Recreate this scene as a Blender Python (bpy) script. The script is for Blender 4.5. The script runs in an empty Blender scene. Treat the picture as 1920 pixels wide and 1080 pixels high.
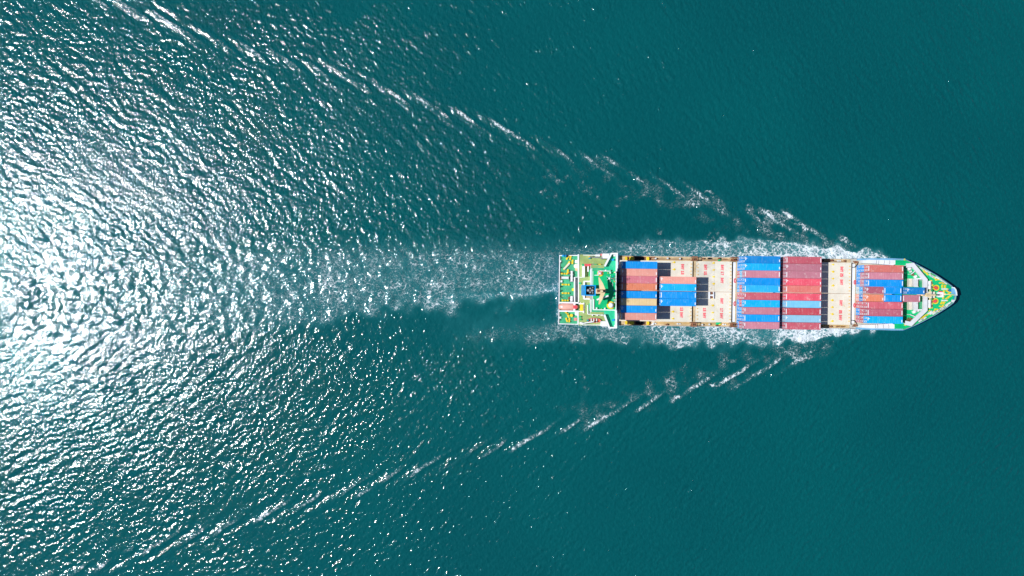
import bpy, math, random
import numpy as np
from mathutils import Vector, Matrix
C = bpy.context.scene
COL = C.collection
R = math.radians
# ------------------------------------------------------------------ camera
CAM_H = 252.0
FPX = 1280.0                     # focal length in photo pixels (1920 wide)
cam = bpy.data.cameras.new('camera')
cam.sensor_width = 36.0
cam.lens = 36.0 * FPX / 1920.0
cam.clip_start = 1.0
cam.clip_end = 20000.0
camo = bpy.data.objects.new('camera', cam)
COL.objects.link(camo)
camo.location = (0, 0, CAM_H)
camo.rotation_euler = (0, 0, 0)
C.camera = camo
# ------------------------------------------------------------------ sky, sun
SUN_EL = 52.4
w = bpy.data.worlds.new('World')
C.world = w
w.use_nodes = True
nt = w.node_tree
bg = nt.nodes['Background']
sky = nt.nodes.new('ShaderNodeTexSky')
sky.sky_type = 'NISHITA'
sky.sun_disc = False
sky.sun_elevation = R(SUN_EL)
sky.sun_rotation = R(-90)
sky.ozone_density = 7.0
sky.air_density = 1.0
sky.dust_density = 0.3
nt.links.new(sky.outputs[0], bg.inputs[0])
bg.inputs[1].default_value = 0.065
sun = bpy.data.lights.new('sun', 'SUN')
sun.energy = 4.6
sun.angle = R(0.5)
sun.color = (1.0, 0.985, 0.96)
suno = bpy.data.objects.new('sun', sun)
COL.objects.link(suno)
# light travels toward +x and down
d = Vector((math.cos(R(SUN_EL)), 0, -math.sin(R(SUN_EL))))
suno.rotation_euler = d.to_track_quat('-Z', 'Y').to_euler()
suno.location = (-100, 0, 200)
C.view_settings.view_transform = 'Standard'
C.view_settings.look = 'None'
C.view_settings.exposure = 0.0
C.view_settings.gamma = 1.0
C.view_settings.use_curve_mapping = False

# ------------------------------------------------------------------ helpers
TH = -0.0143                     # heading of the ship
X0, Y0 = 16.6, -0.57             # stern point on the axis
cT, sT = math.cos(TH), math.sin(TH)

def LP(px, py, z):
    """photo pixel at a known height -> ship metres (u forward, v to port)"""
    X = (px - 960.0) * (CAM_H - z) / FPX
    Y = -(py - 540.0) * (CAM_H - z) / FPX
    dx, dy = X - X0, Y - Y0
    return dx * cT + dy * sT, -dx * sT + dy * cT

def W2(u, v):
    return X0 + u * cT - v * sT, Y0 + u * sT + v * cT

class MB:
    def __init__(s):
        s.v = []; s.f = []; s.m = []
    def add(s, vs, fs, mi=0):
        o = len(s.v)
        s.v += [tuple(p) for p in vs]
        s.f += [tuple(i + o for i in f) for f in fs]
        s.m += [mi] * len(fs)
        return s
    def box(s, x0, x1, y0, y1, z0, z1, mi=0, rot=0.0):
        if x0 > x1: x0, x1 = x1, x0
        if y0 > y1: y0, y1 = y1, y0
        cx, cy = (x0 + x1) / 2, (y0 + y1) / 2
        c, sn = math.cos(rot), math.sin(rot)
        vs = []
        for z in (z0, z1):
            for (x, y) in ((x0, y0), (x1, y0), (x1, y1), (x0, y1)):
                a, b = x - cx, y - cy
                vs.append((cx + a * c - b * sn, cy + a * sn + b * c, z))
        return s.add(vs, [(3, 2, 1, 0), (4, 5, 6, 7), (0, 1, 5, 4), (1, 2, 6, 5), (2, 3, 7, 6), (3, 0, 4, 7)], mi)
    def prism(s, pts, z0, z1, mi=0):
        n = len(pts)
        a = sum(pts[i][0] * pts[(i + 1) % n][1] - pts[(i + 1) % n][0] * pts[i][1] for i in range(n))
        if a < 0: pts = pts[::-1]
        vs = [(x, y, z0) for x, y in pts] + [(x, y, z1) for x, y in pts]
        fs = [tuple(range(n))[::-1], tuple(range(n, 2 * n))]
        fs += [(i, (i + 1) % n, n + (i + 1) % n, n + i) for i in range(n)]
        return s.add(vs, fs, mi)
    def cyl(s, x, y, z0, z1, r, r2=None, n=14, mi=0):
        if r2 is None: r2 = r
        vs = [(x + r * math.cos(2 * math.pi * i / n), y + r * math.sin(2 * math.pi * i / n), z0) for i in range(n)]
        vs += [(x + r2 * math.cos(2 * math.pi * i / n), y + r2 * math.sin(2 * math.pi * i / n), z1) for i in range(n)]
        fs = [tuple(range(n))[::-1], tuple(range(n, 2 * n))]
        fs += [(i, (i + 1) % n, n + (i + 1) % n, n + i) for i in range(n)]
        return s.add(vs, fs, mi)
    def tube(s, p, q, r, n=8, mi=0, r2=None):
        p = Vector(p); q = Vector(q)
        if r2 is None: r2 = r
        a = (q - p).normalized()
        t = Vector((0, 0, 1)) if abs(a.z) < .9 else Vector((1, 0, 0))
        e = a.cross(t).normalized(); g = a.cross(e)
        vs = []
        for c, rr in ((p, r), (q, r2)):
            for i in range(n):
                k = 2 * math.pi * i / n
                vs.append(c + e * rr * math.cos(k) + g * rr * math.sin(k))
        fs = [tuple(range(n)), tuple(range(n, 2 * n))[::-1]]
        fs += [(i, n + i, n + (i + 1) % n, (i + 1) % n) for i in range(n)]
        return s.add(vs, fs, mi)
    def dome(s, x, y, z, r, h=None, n=16, k=6, mi=0, full=False):
        if h is None: h = r
        vs = []; lo = -math.pi / 2 * .9 if full else 0.0
        for j in range(k):
            t = lo + (math.pi / 2 - lo) * j / k
            for i in range(n):
                a = 2 * math.pi * i / n
                vs.append((x + r * math.cos(t) * math.cos(a), y + r * math.cos(t) * math.sin(a), z + h * math.sin(t)))
        vs.append((x, y, z + h))
        fs = [tuple(range(n))[::-1]]
        for j in range(k - 1):
            for i in range(n):
                fs.append((j * n + i, j * n + (i + 1) % n, (j + 1) * n + (i + 1) % n, (j + 1) * n + i))
        b = (k - 1) * n
        fs += [(b + i, b + (i + 1) % n, len(vs) - 1) for i in range(n)]
        return s.add(vs, fs, mi)
    def wall(s, pts, wd, z0, z1, closed=False, mi=0):
        """a wall of width wd following a polyline, mitred"""
        n = len(pts); L = []; Rr = []
        for i in range(n):
            p = Vector(pts[i])
            a = Vector(pts[i - 1]) if (i > 0 or closed) else None
            b = Vector(pts[(i + 1) % n]) if (i < n - 1 or closed) else None
            d1 = (p - a).normalized() if a is not None else (b - p).normalized()
            d2 = (b - p).normalized() if b is not None else d1
            n1 = Vector((-d1.y, d1.x)); n2 = Vector((-d2.y, d2.x))
            m = (n1 + n2)
            m = m.normalized() if m.length > 1e-6 else n1
            k = wd / 2 / max(.35, m.dot(n1))
            L.append(p + m * k); Rr.append(p - m * k)
        zz0 = z0 if isinstance(z0, (list, tuple)) else [z0] * n
        zz1 = z1 if isinstance(z1, (list, tuple)) else [z1] * n
        vs = []
        for i in range(n):
            vs += [(L[i].x, L[i].y, zz0[i]), (L[i].x, L[i].y, zz1[i]), (Rr[i].x, Rr[i].y, zz1[i]), (Rr[i].x, Rr[i].y, zz0[i])]
        fs = []
        for i in range(n if closed else n - 1):
            a = 4 * i; b = 4 * ((i + 1) % n)
            for k in range(4):
                fs.append((a + k, b + k, b + (k + 1) % 4, a + (k + 1) % 4))
        if not closed:
            fs += [(0, 1, 2, 3), (4 * n - 1, 4 * n - 2, 4 * n - 3, 4 * n - 4)]
        return s.add(vs, fs, mi)
    def mesh(s, name, mats, smooth=False):
        me = bpy.data.meshes.new(name)
        me.from_pydata(s.v, [], s.f)
        if not isinstance(mats, (list, tuple)): mats = [mats]
        for m in mats: me.materials.append(m)
        me.polygons.foreach_set('material_index', s.m)
        if smooth: me.polygons.foreach_set('use_smooth', [True] * len(s.f))
        import bmesh
        bm = bmesh.new(); bm.from_mesh(me)
        bmesh.ops.recalc_face_normals(bm, faces=bm.faces)
        bm.to_mesh(me); bm.free()
        return me
    def build(s, name, mats, parent=None, smooth=False):
        return link(name, s.mesh(name, mats, smooth), parent)

def link(name, data, parent=None):
    o = bpy.data.objects.new(name, data)
    COL.objects.link(o)
    if parent is not None: o.parent = parent
    return o

def tag(o, label=None, cat=None, group=None, kind=None):
    if label: o['label'] = label
    if cat: o['category'] = cat
    if group: o['group'] = group
    if kind: o['kind'] = kind
    return o

def lin(c):
    return tuple(((x / 255.) / 12.92 if x / 255. <= .04045 else (((x / 255.) + .055) / 1.055) ** 2.4) for x in c)

def alb(r, g, b, k=0.78):
    """albedo of a paint that reads r,g,b in the sun"""
    return tuple(min(.9, x * k) for x in lin((r, g, b)))

class NT:
    def __init__(s, name):
        s.m = bpy.data.materials.new(name)
        s.m.use_nodes = True
        s.t = s.m.node_tree
        s.b = s.t.nodes['Principled BSDF']
    def n(s, typ, **kw):
        nd = s.t.nodes.new(typ)
        for k, v in kw.items():
            setattr(nd, k, v)
        return nd
    def set(s, sock, val):
        if isinstance(val, bpy.types.NodeSocket): s.t.links.new(val, sock)
        elif val is not None: sock.default_value = val
    def math(s, op, a, b=None, c=None, clamp=False):
        nd = s.n('ShaderNodeMath', operation=op, use_clamp=clamp)
        s.set(nd.inputs[0], a)
        if b is not None: s.set(nd.inputs[1], b)
        if c is not None: s.set(nd.inputs[2], c)
        return nd.outputs[0]
    def vmath(s, op, a, b=None):
        nd = s.n('ShaderNodeVectorMath', operation=op)
        s.set(nd.inputs[0], a)
        if b is not None: s.set(nd.inputs[1], b)
        return nd.outputs[0]
    def noise(s, vec, scale, detail=3, rough=.55, dist=0.0):
        nd = s.n('ShaderNodeTexNoise')
        s.set(nd.inputs['Vector'], vec)
        nd.inputs['Scale'].default_value = scale
        nd.inputs['Detail'].default_value = detail
        nd.inputs['Roughness'].default_value = rough
        nd.inputs['Distortion'].default_value = dist
        return nd.outputs[0]
    def noisec(s, vec, scale, detail=2):
        nd = s.n('ShaderNodeTexNoise')
        s.set(nd.inputs['Vector'], vec)
        nd.inputs['Scale'].default_value = scale
        nd.inputs['Detail'].default_value = detail
        return nd.outputs[1]
    def ss(s, v, a, b, lo=0.0, hi=1.0):
        nd = s.n('ShaderNodeMapRange', interpolation_type='SMOOTHSTEP')
        s.set(nd.inputs[0], v); s.set(nd.inputs[1], a); s.set(nd.inputs[2], b)
        s.set(nd.inputs[3], lo); s.set(nd.inputs[4], hi)
        return nd.outputs[0]
    def mix(s, f, a, b):
        nd = s.n('ShaderNodeMix', data_type='RGBA')
        s.set(nd.inputs[0], f)
        s.set(nd.inputs[6], a if isinstance(a, bpy.types.NodeSocket) else tuple(a[:3]) + (1,))
        s.set(nd.inputs[7], b if isinstance(b, bpy.types.NodeSocket) else tuple(b[:3]) + (1,))
        return nd.outputs[2]

def paint(name, col, rough=.5, var=.18, spots=None, spot_amt=.5, spot_scale=1.3, dust=None, dust_amt=.0, metal=0.0, fine=6.0, per_object=False):
    t = NT(name)
    geo = t.n('ShaderNodeNewGeometry').outputs['Position']
    vec = geo
    if per_object:
        oi = t.n('ShaderNodeObjectInfo')
        k = t.math('MULTIPLY', oi.outputs['Random'], 97.0)
        cmb = t.n('ShaderNodeCombineXYZ')
        t.set(cmb.inputs[0], k); t.set(cmb.inputs[1], k); t.set(cmb.inputs[2], k)
        vec = t.vmath('ADD', geo, cmb.outputs[0])
    n1 = t.noise(vec, .35, 4, .6)
    n2 = t.noise(vec, fine, 3, .6)
    dark = tuple(x * (1 - var) for x in col); light = tuple(min(1, x * (1 + var) + .01) for x in col)
    c = t.mix(t.ss(n1, .3, .7), dark, light)
    c = t.mix(t.math('MULTIPLY', t.ss(n2, .35, .75), var * .9), c, tuple(x * .6 for x in col))
    if dust:
        n4 = t.noise(vec, .9, 5, .65, .6)
        c = t.mix(t.math('MULTIPLY', t.ss(n4, .55, .72), dust_amt), c, dust)
    if per_object:
        mpn = t.n('ShaderNodeMapping'); t.set(mpn.inputs[0], vec); mpn.inputs['Scale'].default_value = (2.6, .30, .4)
        sk = t.noise(mpn.outputs[0], 1.0, 5, .7)
        c = t.mix(t.math('MULTIPLY', t.ss(sk, .52, .70), .34), c, tuple(min(.9, x * .75 + .22) for x in col))
        c = t.mix(t.math('MULTIPLY', t.ss(sk, .46, .30), .34), c, tuple(x * .62 for x in col))
        c = t.mix(t.math('MULTIPLY', t.ss(t.noise(vec, 2.7, 5, .75), .63, .69), .55), c, (.20, .10, .07))
    if spots:
        n3 = t.noise(vec, spot_scale, 6, .7, .4)
        c = t.mix(t.math('MULTIPLY', t.ss(n3, .58, .68), spot_amt), c, spots)
    if per_object:
        v = t.math('MULTIPLY_ADD', oi.outputs['Random'], .22, .89)
        vm = t.n('ShaderNodeHueSaturation'); t.set(vm.inputs['Color'], c); t.set(vm.inputs['Value'], v)
        c = vm.outputs[0]
    t.set(t.b.inputs['Base Color'], c)
    t.b.inputs['Roughness'].default_value = rough
    t.b.inputs['Metallic'].default_value = metal
    t.b.inputs['Specular IOR Level'].default_value = .22
    bp = t.n('ShaderNodeBump'); bp.inputs['Strength'].default_value = .25; bp.inputs['Distance'].default_value = .03
    t.set(bp.inputs['Height'], n2); t.set(t.b.inputs['Normal'], bp.outputs[0])
    return t.m

RUST = (.22, .085, .03)
M = {}
M['hull_blue'] = paint('hull_blue', (.0, .13, .50), .4, .15, RUST, .4)
M['hull_pale_blue'] = paint('hull_pale_blue', alb(120, 185, 225), .45, .12, (.6, .6, .6), .4)
M['hull_red'] = paint('hull_red', (.28, .03, .025), .5)
M['white'] = paint('white', (.78, .80, .82), .45, .06, (.55, .42, .3), .25)
M['white_clean'] = paint('white_clean', (.85, .86, .88), .4, .03)
M['offwhite'] = paint('offwhite', (.66, .68, .70), .5, .07, (.5, .4, .3), .3)
M['cream'] = paint('cream', (.72, .68, .57), .6, .06, (.62, .42, .14), .55, 1.0, (.60, .55, .42), .5)
M['hatch'] = paint('hatch', (.72, .68, .57), .6, .06, (.55, .38, .16), .5, .75, (.66, .57, .40), .55)
M['hatch_old'] = paint('hatch_old', (.68, .64, .54), .65, .12, (.45, .27, .10), .65, .9, (.42, .40, .30), .6)
M['sand'] = paint('sand', (.60, .46, .27), .7, .2, RUST, .75, 1.6, (.66, .62, .5), .8)
M['sand_grey'] = paint('sand_grey', (.52, .50, .44), .7, .12, (.4, .28, .12), .5, 1.4)
M['mast_cream'] = paint('mast_cream', (.78, .62, .36), .5, .1, (.75, .7, .6), .6)
M['green'] = paint('green', (.0, .47, .17), .5, .1, (.05, .40, .20), .5, 1.2)
M['green_faded'] = paint('green_faded', (.05, .40, .20), .6, .18, (.30, .48, .32), .55, .8, (.10, .48, .30), .7)
M['green_wing'] = paint('green_wing', (.02, .50, .26), .5, .12, (.16, .56, .40), .6, .5)
M['olive'] = paint('olive', (.32, .42, .15), .65, .14, (.52, .36, .14), .45, 1.8, (.14, .42, .20), .75)
M['yellow'] = paint('yellow', (.82, .60, .03), .5, .12, (.6, .35, .05), .5, 3)
M['orange_yellow'] = paint('orange_yellow', (.75, .48, .13), .5, .12)
M['red'] = paint('red', (.68, .07, .09), .5, .15)
M['marking_red'] = paint('marking_red', (.80, .09, .13), .6, .15, (.72, .5, .45), .4, 5)
M['rust'] = paint('rust', (.26, .10, .05), .8, .35, (.55, .38, .22), .6, 3)
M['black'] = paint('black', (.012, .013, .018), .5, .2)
M['steel'] = paint('steel', (.33, .35, .37), .45, .2, RUST, .4, 2, metal=.3)
M['boat'] = paint('boat', (.78, .17, .09), .45, .15, (.8, .62, .5), .65, 1.8)
M['boat_pale'] = paint('boat_pale', (.80, .42, .33), .45, .12, (.85, .75, .65), .8, 1.6)
M['teal'] = paint('teal', (.02, .35, .42), .5)
M['bright_blue'] = paint('bright_blue', (.0, .30, .72), .4, .1)
M['glass'] = paint('glass', (.02, .03, .04), .08, .05)
M['galv'] = paint('galv', (.58, .62, .66), .4, .1)
M['pale_red'] = paint('pink_red', (.75, .22, .20), .5, .2)  # pinkish red paint
DUST = (.72, .66, .60)
CC = {  # container paints
 'deep blue': (0, 142, 222), 'bright blue': (0, 182, 255), 'plain blue': (0, 158, 245), 'light blue': (40, 178, 245),
 'pale blue': (125, 200, 238), 'grey blue': (150, 200, 225), 'navy blue': (15, 130, 205),
 'dusty rose': (216, 138, 156), 'rose red': (226, 108, 124), 'brick rose': (212, 100, 116), 'hot pink red': (255, 98, 120),
 'coral': (244, 134, 124), 'dark red': (212, 82, 96), 'salmon': (250, 172, 156), 'pink': (238, 136, 150),
 'orange': (250, 148, 112), 'cream orange': (245, 216, 160), 'mauve': (198, 106, 126), 'pale white': (215, 232, 235)}
CM = {}
for k, c in CC.items():
    CM[k] = paint('container_' + k.replace(' ', '_'), alb(*c, k=.88 if 'blue' in k else .75), .55, .05, DUST if 'blue' not in k else (.30, .55, .75), .30, 1.1, DUST if 'blue' not in k else (.0, .42, .85), .35, per_object=True)

# ------------------------------------------------------------------ water
def field(ny, nx, dx, lmin, lmax, seed, pw=-1.0, th=None, spread=2.0):
    """random field with wavelengths lmin..lmax (m), unit std, optional direction"""
    rng = np.random.default_rng(seed)
    nz = rng.standard_normal((ny, nx))
    F = np.fft.rfft2(nz)
    ky = np.fft.fftfreq(ny, dx)[:, None] * 2 * np.pi; kx = np.fft.rfftfreq(nx, dx)[None, :] * 2 * np.pi
    k = np.sqrt(kx * kx + ky * ky) + 1e-9
    k0, k1 = 2 * np.pi / lmax, 2 * np.pi / lmin
    A = k ** pw * (1 / (1 + (k0 / k) ** 6)) * (1 / (1 + (k / k1) ** 6))
    if th is not None:
        c = np.abs((kx * math.cos(th) + ky * math.sin(th)) / k)
        A = A * (c ** spread + .04)
    A[0, 0] = 0
    h = np.fft.irfft2(F * A, s=(ny, nx))
    return h / h.std()

def sstep(x, a, b):
    t = np.clip((x - a) / (b - a), 0, 1)
    return t * t * (3 - 2 * t)

def water():
    D = .32
    NX, NY = 1408, 832
    xd = (np.arange(NX) - NX / 2) * D + 5.0
    yd = (np.arange(NY) - NY / 2) * D
    X, Y = np.meshgrid(xd, yd)
    PX = 960 + X * FPX / CAM_H; PY = 540 - Y * FPX / CAM_H
    dx = X - X0; dy = Y - Y0
    U = dx * cT + dy * sT; V = -dx * sT + dy * cT; AV = np.abs(V)
    # wind sea: two crest directions either side of the track
    fh, fw = 1024, 1536
    cut = lambda f: f[:NY, :NX]
    hA = cut(field(fh, fw, D, .8, 4.8, 11, -1.7, R(52), 2.0))     # crests run like a backslash
    hB = cut(field(fh, fw, D, .8, 4.2, 12, -1.7, R(-62), 2.0))    # crests run like a slash
    hC = cut(field(fh, fw, D, .9, 3.5, 13, -1.5, R(5), 1.0))
    wA = sstep(V + 14 * cut(field(fh, fw, D, 60, 200, 14)), -45, 45)
    hw = np.sqrt(wA) * hA + np.sqrt(1 - wA) * hB
    grp = 1 + .28 * cut(field(fh, fw, D, 18, 60, 15))
    g1 = cut(field(fh, fw, D, 4, 14, 21, -1)); g2 = cut(field(fh, fw, D, 10, 40, 22, -1)); g3 = cut(field(fh, fw, D, 1.5, 5, 23, -1))
    # wake arms
    arm = 19.1 + .311 * (105.4 - U) + .9 * g2
    nn = (AV - arm) * .955                                 # distance outward from the arm
    ph = 2 * np.pi / 5.0 * (U * math.sin(R(37)) + AV * math.cos(R(37))) + .55 * g2 + np.where(V > 0, 0, 1.7)
    behind = sstep(U, 118, 104)
    sig = 1.95 + 0 * U
    env = np.exp(-(nn / sig) ** 2 / 2) * behind
    envw = np.exp(-((nn + 1.5) / (sig * 2.4)) ** 2 / 2) * behind
    harm = np.cos(ph) * env * .14 + np.cos(ph) * envw * .012
    # inner divergent waves and transverse waves
    inside = sstep(arm - AV, 0, 8) * sstep(U, 60, 10)
    ph2 = 2 * np.pi / 6.5 * (U * math.sin(R(42)) + AV * math.cos(R(42))) + 1.2 * g2
    hin = np.cos(ph2) * inside * .035 * (1 + .5 * g2)
    # turbulent strip behind and beside the hull
    core = np.exp(-(V / (13 + .05 * np.clip(-U, 0, 300))) ** 4)
    core = core * np.clip(1 + .35 * g2 + .15 * g1, 0, 1.3)
    calm_zone = core * sstep(U, 10, -20) * (0.75 - .55 * sstep(-U, 50, 180))
    Vs = V + 2.5 * g2 + 1.2 * g1
    slick = sstep(Vs, 3.0, -8) * sstep(Vs, -30, -12) * sstep(U, 6, -5) * sstep(U, -115, -60)
    calm = np.clip(calm_zone * .7 + slick * .42, 0, .9)
    swirl = cut(field(fh, fw, D, 2.0, 9, 31, -1.6))
    near = sstep(AV, 34, 12) * sstep(U, 128, 100)
    H = hw * .041 * grp * (1 - .45 * calm) + hC * .014 * (1 - calm * .7) + harm + hin + swirl * (.022 * calm_zone + .03 * near)
    edge = sstep(np.minimum(X - xd[0], xd[-1] - X), 0, 14) * sstep(np.minimum(Y - yd[0], yd[-1] - Y), 0, 14)
    # foam density -----------------------------------------------------
    ip = lambda x, xs, ys: np.interp(x, xs, ys)
    # side belts, upper (port) and lower (starboard)
    oT = ip(PX, [300, 500, 900, 1050, 1200, 1300, 1400, 1500, 1560, 1600, 1640, 1668, 1680], [452, 446, 446, 452, 449, 446, 446, 453, 460, 465, 471, 481, 492]) + 3.5 * g1
    oB = ip(PX, [840, 1050, 1150, 1250, 1350, 1450, 1540, 1600, 1640, 1660], [655, 642, 641, 648, 652, 646, 640, 628, 618, 606]) + 3.5 * g1
    dT = ip(PX, [150, 300, 500, 800, 1040, 1200, 1300, 1420, 1520, 1640, 1670, 1680], [.26, .38, .46, .50, .50, .50, .58, .70, .90, .98, .8, 0])
    dB = ip(PX, [820, 900, 1050, 1200, 1350, 1460, 1560, 1620, 1650, 1660], [0, .32, .46, .56, .70, .86, .96, .95, .7, 0])
    aft = sstep(PX, 1250, 950)
    bT = sstep(PY, oT - 3 - 12 * aft + 5 * g2 * aft, oT + 5 + 34 * aft + 5 * g2 * aft) * np.where(PX < 1046, 1.0, PY < 548)
    bB = sstep(PY, oB + 3 + 6 * aft, oB - 5 - 8 * aft) * np.where(PX < 1046, sstep(PY, 585, 612), PY > 548)
    # fades with distance from the outer edge of the belt aft of the ship
    low = ip(PX, [300, 500, 700, 900, 1040, 1060], [640, 625, 596, 572, 558, 800]) + 6 * g1 + 5 * g2
    bT = bT * sstep(PY, low + 20, low - 24)
    inB = ip(PX, [820, 1040, 1060], [618, 600, 0])
    bB = bB * sstep(PY, inB - 5, inB + 12)
    f = np.maximum(bT * dT, bB * dB)
    f = f * (1 + .09 * g2 + .10 * g1)
    # paler, torn foam close beside the hull aft of midships
    # central prop wash streak
    yc = ip(PX, [780, 900, 1000, 1047], [560, 556, 549, 541]) + 2.0 * g2
    wc = ip(PX, [780, 900, 1047], [9, 7, 7])
    st = np.exp(-((PY - yc) / wc) ** 2) * ip(PX, [760, 860, 960, 1047, 1052], [0, .50, .62, .74, 0])
    f = np.maximum(f, st)
    # second fainter streak further back
    yc2 = ip(PX, [560, 700, 860], [582, 556, 548]) + 3 * g2
    f = np.maximum(f, np.exp(-((PY - yc2) / 9) ** 2) * ip(PX, [540, 620, 720, 840, 880], [0, .42, .44, .36, 0]))
    # crests of the arms
    crest = np.clip(np.cos(ph - .35) * 1.1, 0, 1) ** (.95 + .9 * sstep(PX, 1250, 900))
    amp = ip(PX, [0, 150, 500, 950, 1150, 1330, 1420, 1500, 1600, 1640], [.78, .78, .82, .80, .74, .80, .84, .82, .62, .0])
    amp = amp * np.where(V > 0, 1.0, ip(PX, [0, 700, 1100, 1400, 1500, 1560, 1600], [.86, .86, .84, .98, .9, .6, .2]))
    envf = np.exp(-((nn + .4) / (sig * .95)) ** 2 / 2) * behind
    g4 = cut(field(fh, fw, D, .8, 2.5, 24, -.6, R(20), 1.5))
    fa = crest * envf * amp * (1 + .14 * g2 + .12 * g3 + .14 * g4)
    f = np.maximum(f, fa)
    trail = np.exp(-((nn + 4.0) / 4.5) ** 2 / 2) * behind * ip(PX, [850, 1100, 1300, 1550, 1640], [0, .26, .33, .38, 0]) * (1 + .45 * g1 + .3 * g2)
    f = np.maximum(f, np.clip(trail, 0, .55))
    # scattered patches inside the wedge near the ship
    wedge = sstep(arm - AV, -1, 4) * sstep(U, 112, 90) * sstep(U, -60, 10)
    pt = np.clip((g1 * .55 + g2 * .75 - .55), 0, 1.3) * wedge * .30 * (.6 + .5 * np.clip(g3, 0, 2))
    f = np.maximum(f, pt)
    # the two detached curls off the bow
    for (cx, cy, lx, ly, rt, a) in ((1583, 450, 13, 3.0, .45, .95), (1505, 425, 24, 4, .42, .85), (1440, 398, 26, 6, .3, .75), (1406, 394, 10, 9, 0, .7), (1330, 360, 11, 4, .4, .8), (1424, 699, 13, 4, -.3, .9), (1340, 722, 14, 3.5, -.25, .8), (1268, 747, 15, 5, -.45, .9), (1510, 672, 22, 6, -.3, .78), (1545, 652, 10, 3, -.3, .7), (1372, 675, 16, 4, -.1, .55)):
        ex = (PX - cx) * math.cos(rt) + (PY - cy) * math.sin(rt); ey = -(PX - cx) * math.sin(rt) + (PY - cy) * math.cos(rt)
        ey = ey + 1.6 * g3 + 1.2 * g1
        f = np.maximum(f, a * np.exp(-(ex / lx) ** 2 - (ey / ly) ** 2))
    f = np.clip(f, 0, 1.15) * edge
    sfT = sstep(PY, oT - 8 - 14 * aft, oT + 12 + 44 * aft) * sstep(PY, low + 14, low - 22) * np.where(PX < 1046, 1.0, PY < 548); sfB = sstep(PY, oB + 9 + 6 * aft, oB - 12 - 10 * aft) * np.where(PX < 1046, sstep(PY, 585, 612), PY > 548)
    aer = np.clip(np.maximum(sfT * dT * (1 - .30 * aft), sfB * dB * (1 - .5 * aft)) * .95 + st * .6 + fa * .2 + calm_zone * .10, 0, 1) * edge
    H = H + .10 * f * swirl + .18 * np.maximum(bT * dT, bB * dB) * near
    H = H * edge
    calm = calm * edge
    # the sheet: dense inside, growing out to the horizon
    ext = []
    stp, p = D, 0.
    while p < 9000:
        stp *= 1.22; p += stp; ext.append(p)
    ext = np.array(ext)
    xs = np.concatenate([xd[0] - ext[::-1], xd, xd[-1] + ext]); ys = np.concatenate([yd[0] - ext[::-1], yd, yd[-1] + ext])
    ne = len(ext)
    nx, ny = len(xs), len(ys)
    def full(a, fill=0.):
        o = np.full((ny, nx), fill, dtype=np.float32); o[ne:ne + NY, ne:ne + NX] = a; return o
    Z = full(H); GX, GY = np.meshgrid(xs, ys)
    co = np.stack([GX, GY, Z], -1).astype(np.float32).reshape(-1)
    me = bpy.data.meshes.new('sea')
    nv = nx * ny
    me.vertices.add(nv); me.vertices.foreach_set('co', co)
    idx = np.arange(nv, dtype=np.int32).reshape(ny, nx)
    q = np.stack([idx[:-1, :-1], idx[:-1, 1:], idx[1:, 1:], idx[1:, :-1]], -1).reshape(-1)
    nf = (nx - 1) * (ny - 1)
    me.loops.add(nf * 4); me.loops.foreach_set('vertex_index', q)
    me.polygons.add(nf); me.polygons.foreach_set('loop_start', np.arange(0, nf * 4, 4, dtype=np.int32))
    try: me.polygons.foreach_set('loop_total', np.full(nf, 4, dtype=np.int32))
    except Exception: pass
    me.polygons.foreach_set('use_smooth', np.ones(nf, dtype=bool))
    me.update()
    for nm, a in (('foam', full(f)), ('aer', full(aer)), ('calm', full(calm)), ('far', full(1 - edge, 1.))):
        at = me.attributes.new(nm, 'FLOAT', 'POINT'); at.data.foreach_set('value', a.reshape(-1))
    # shader
    t = NT('sea_water')
    pos = t.n('ShaderNodeNewGeometry').outputs['Position']
    def attr(nm):
        a = t.n('ShaderNodeAttribute'); a.attribute_name = nm; return a.outputs['Fac']
    foam, aerA, calmA, far = attr('foam'), attr('aer'), attr('calm'), attr('far')
    # torn lace of foam
    warp = t.vmath('SUBTRACT', t.noisec(pos, .55, 3), (.5, .5, .5))
    sc = t.n('ShaderNodeVectorMath', operation='SCALE'); t.set(sc.inputs[0], warp); sc.inputs['Scale'].default_value = 3.2
    wp = t.vmath('MULTIPLY', t.vmath('ADD', pos, sc.outputs[0]), (.74, 1.0, 1.0))
    def edgev(scale):
        v = t.n('ShaderNodeTexVoronoi', feature='DISTANCE_TO_EDGE'); t.set(v.inputs['Vector'], wp); v.inputs['Scale'].default_value = scale
        return v.outputs['Distance']
    e1 = t.ss(edgev(.55), 0.0, .17, 1, 0)
    e2 = t.ss(edgev(1.55), 0.0, .26, 1, 0)
    n1 = t.noise(wp, 1.1, 5, .65); n2 = t.noise(wp, 3.4, 3, .6)
    lace = t.math('ADD', t.math('MULTIPLY', e1, .34), t.math('MULTIPLY', e2, .22))
    lace = t.math('ADD', lace, t.math('MULTIPLY', t.ss(n1, .3, .7), .27))
    lace = t.math('ADD', lace, t.math('MULTIPLY', t.ss(n2, .3, .7), .17))
    thr = t.math('SUBTRACT', 1.02, t.math('MULTIPLY', foam, .82))
    hi = t.math('ADD', thr, .30)
    fm = t.ss(lace, t.math('SUBTRACT', thr, .02), hi)
    n5 = t.noise(pos, 1.7, 6, .72, .8)
    n6 = t.noise(pos, .16, 2, .5)
    mist = t.math('MULTIPLY', t.ss(n5, .46, .74), t.math('MULTIPLY', t.ss(foam, .16, .75), t.ss(n6, .3, .65, .35, .95)))
    fm = t.math('MAXIMUM', fm, mist)
    fm = t.math('MULTIPLY', fm, t.ss(foam, .04, .18))
    fm = t.math('MULTIPLY', fm, t.ss(foam, .25, 1.0, .58, .96))
    big = t.noise(pos, .012, 3, .5)
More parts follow.
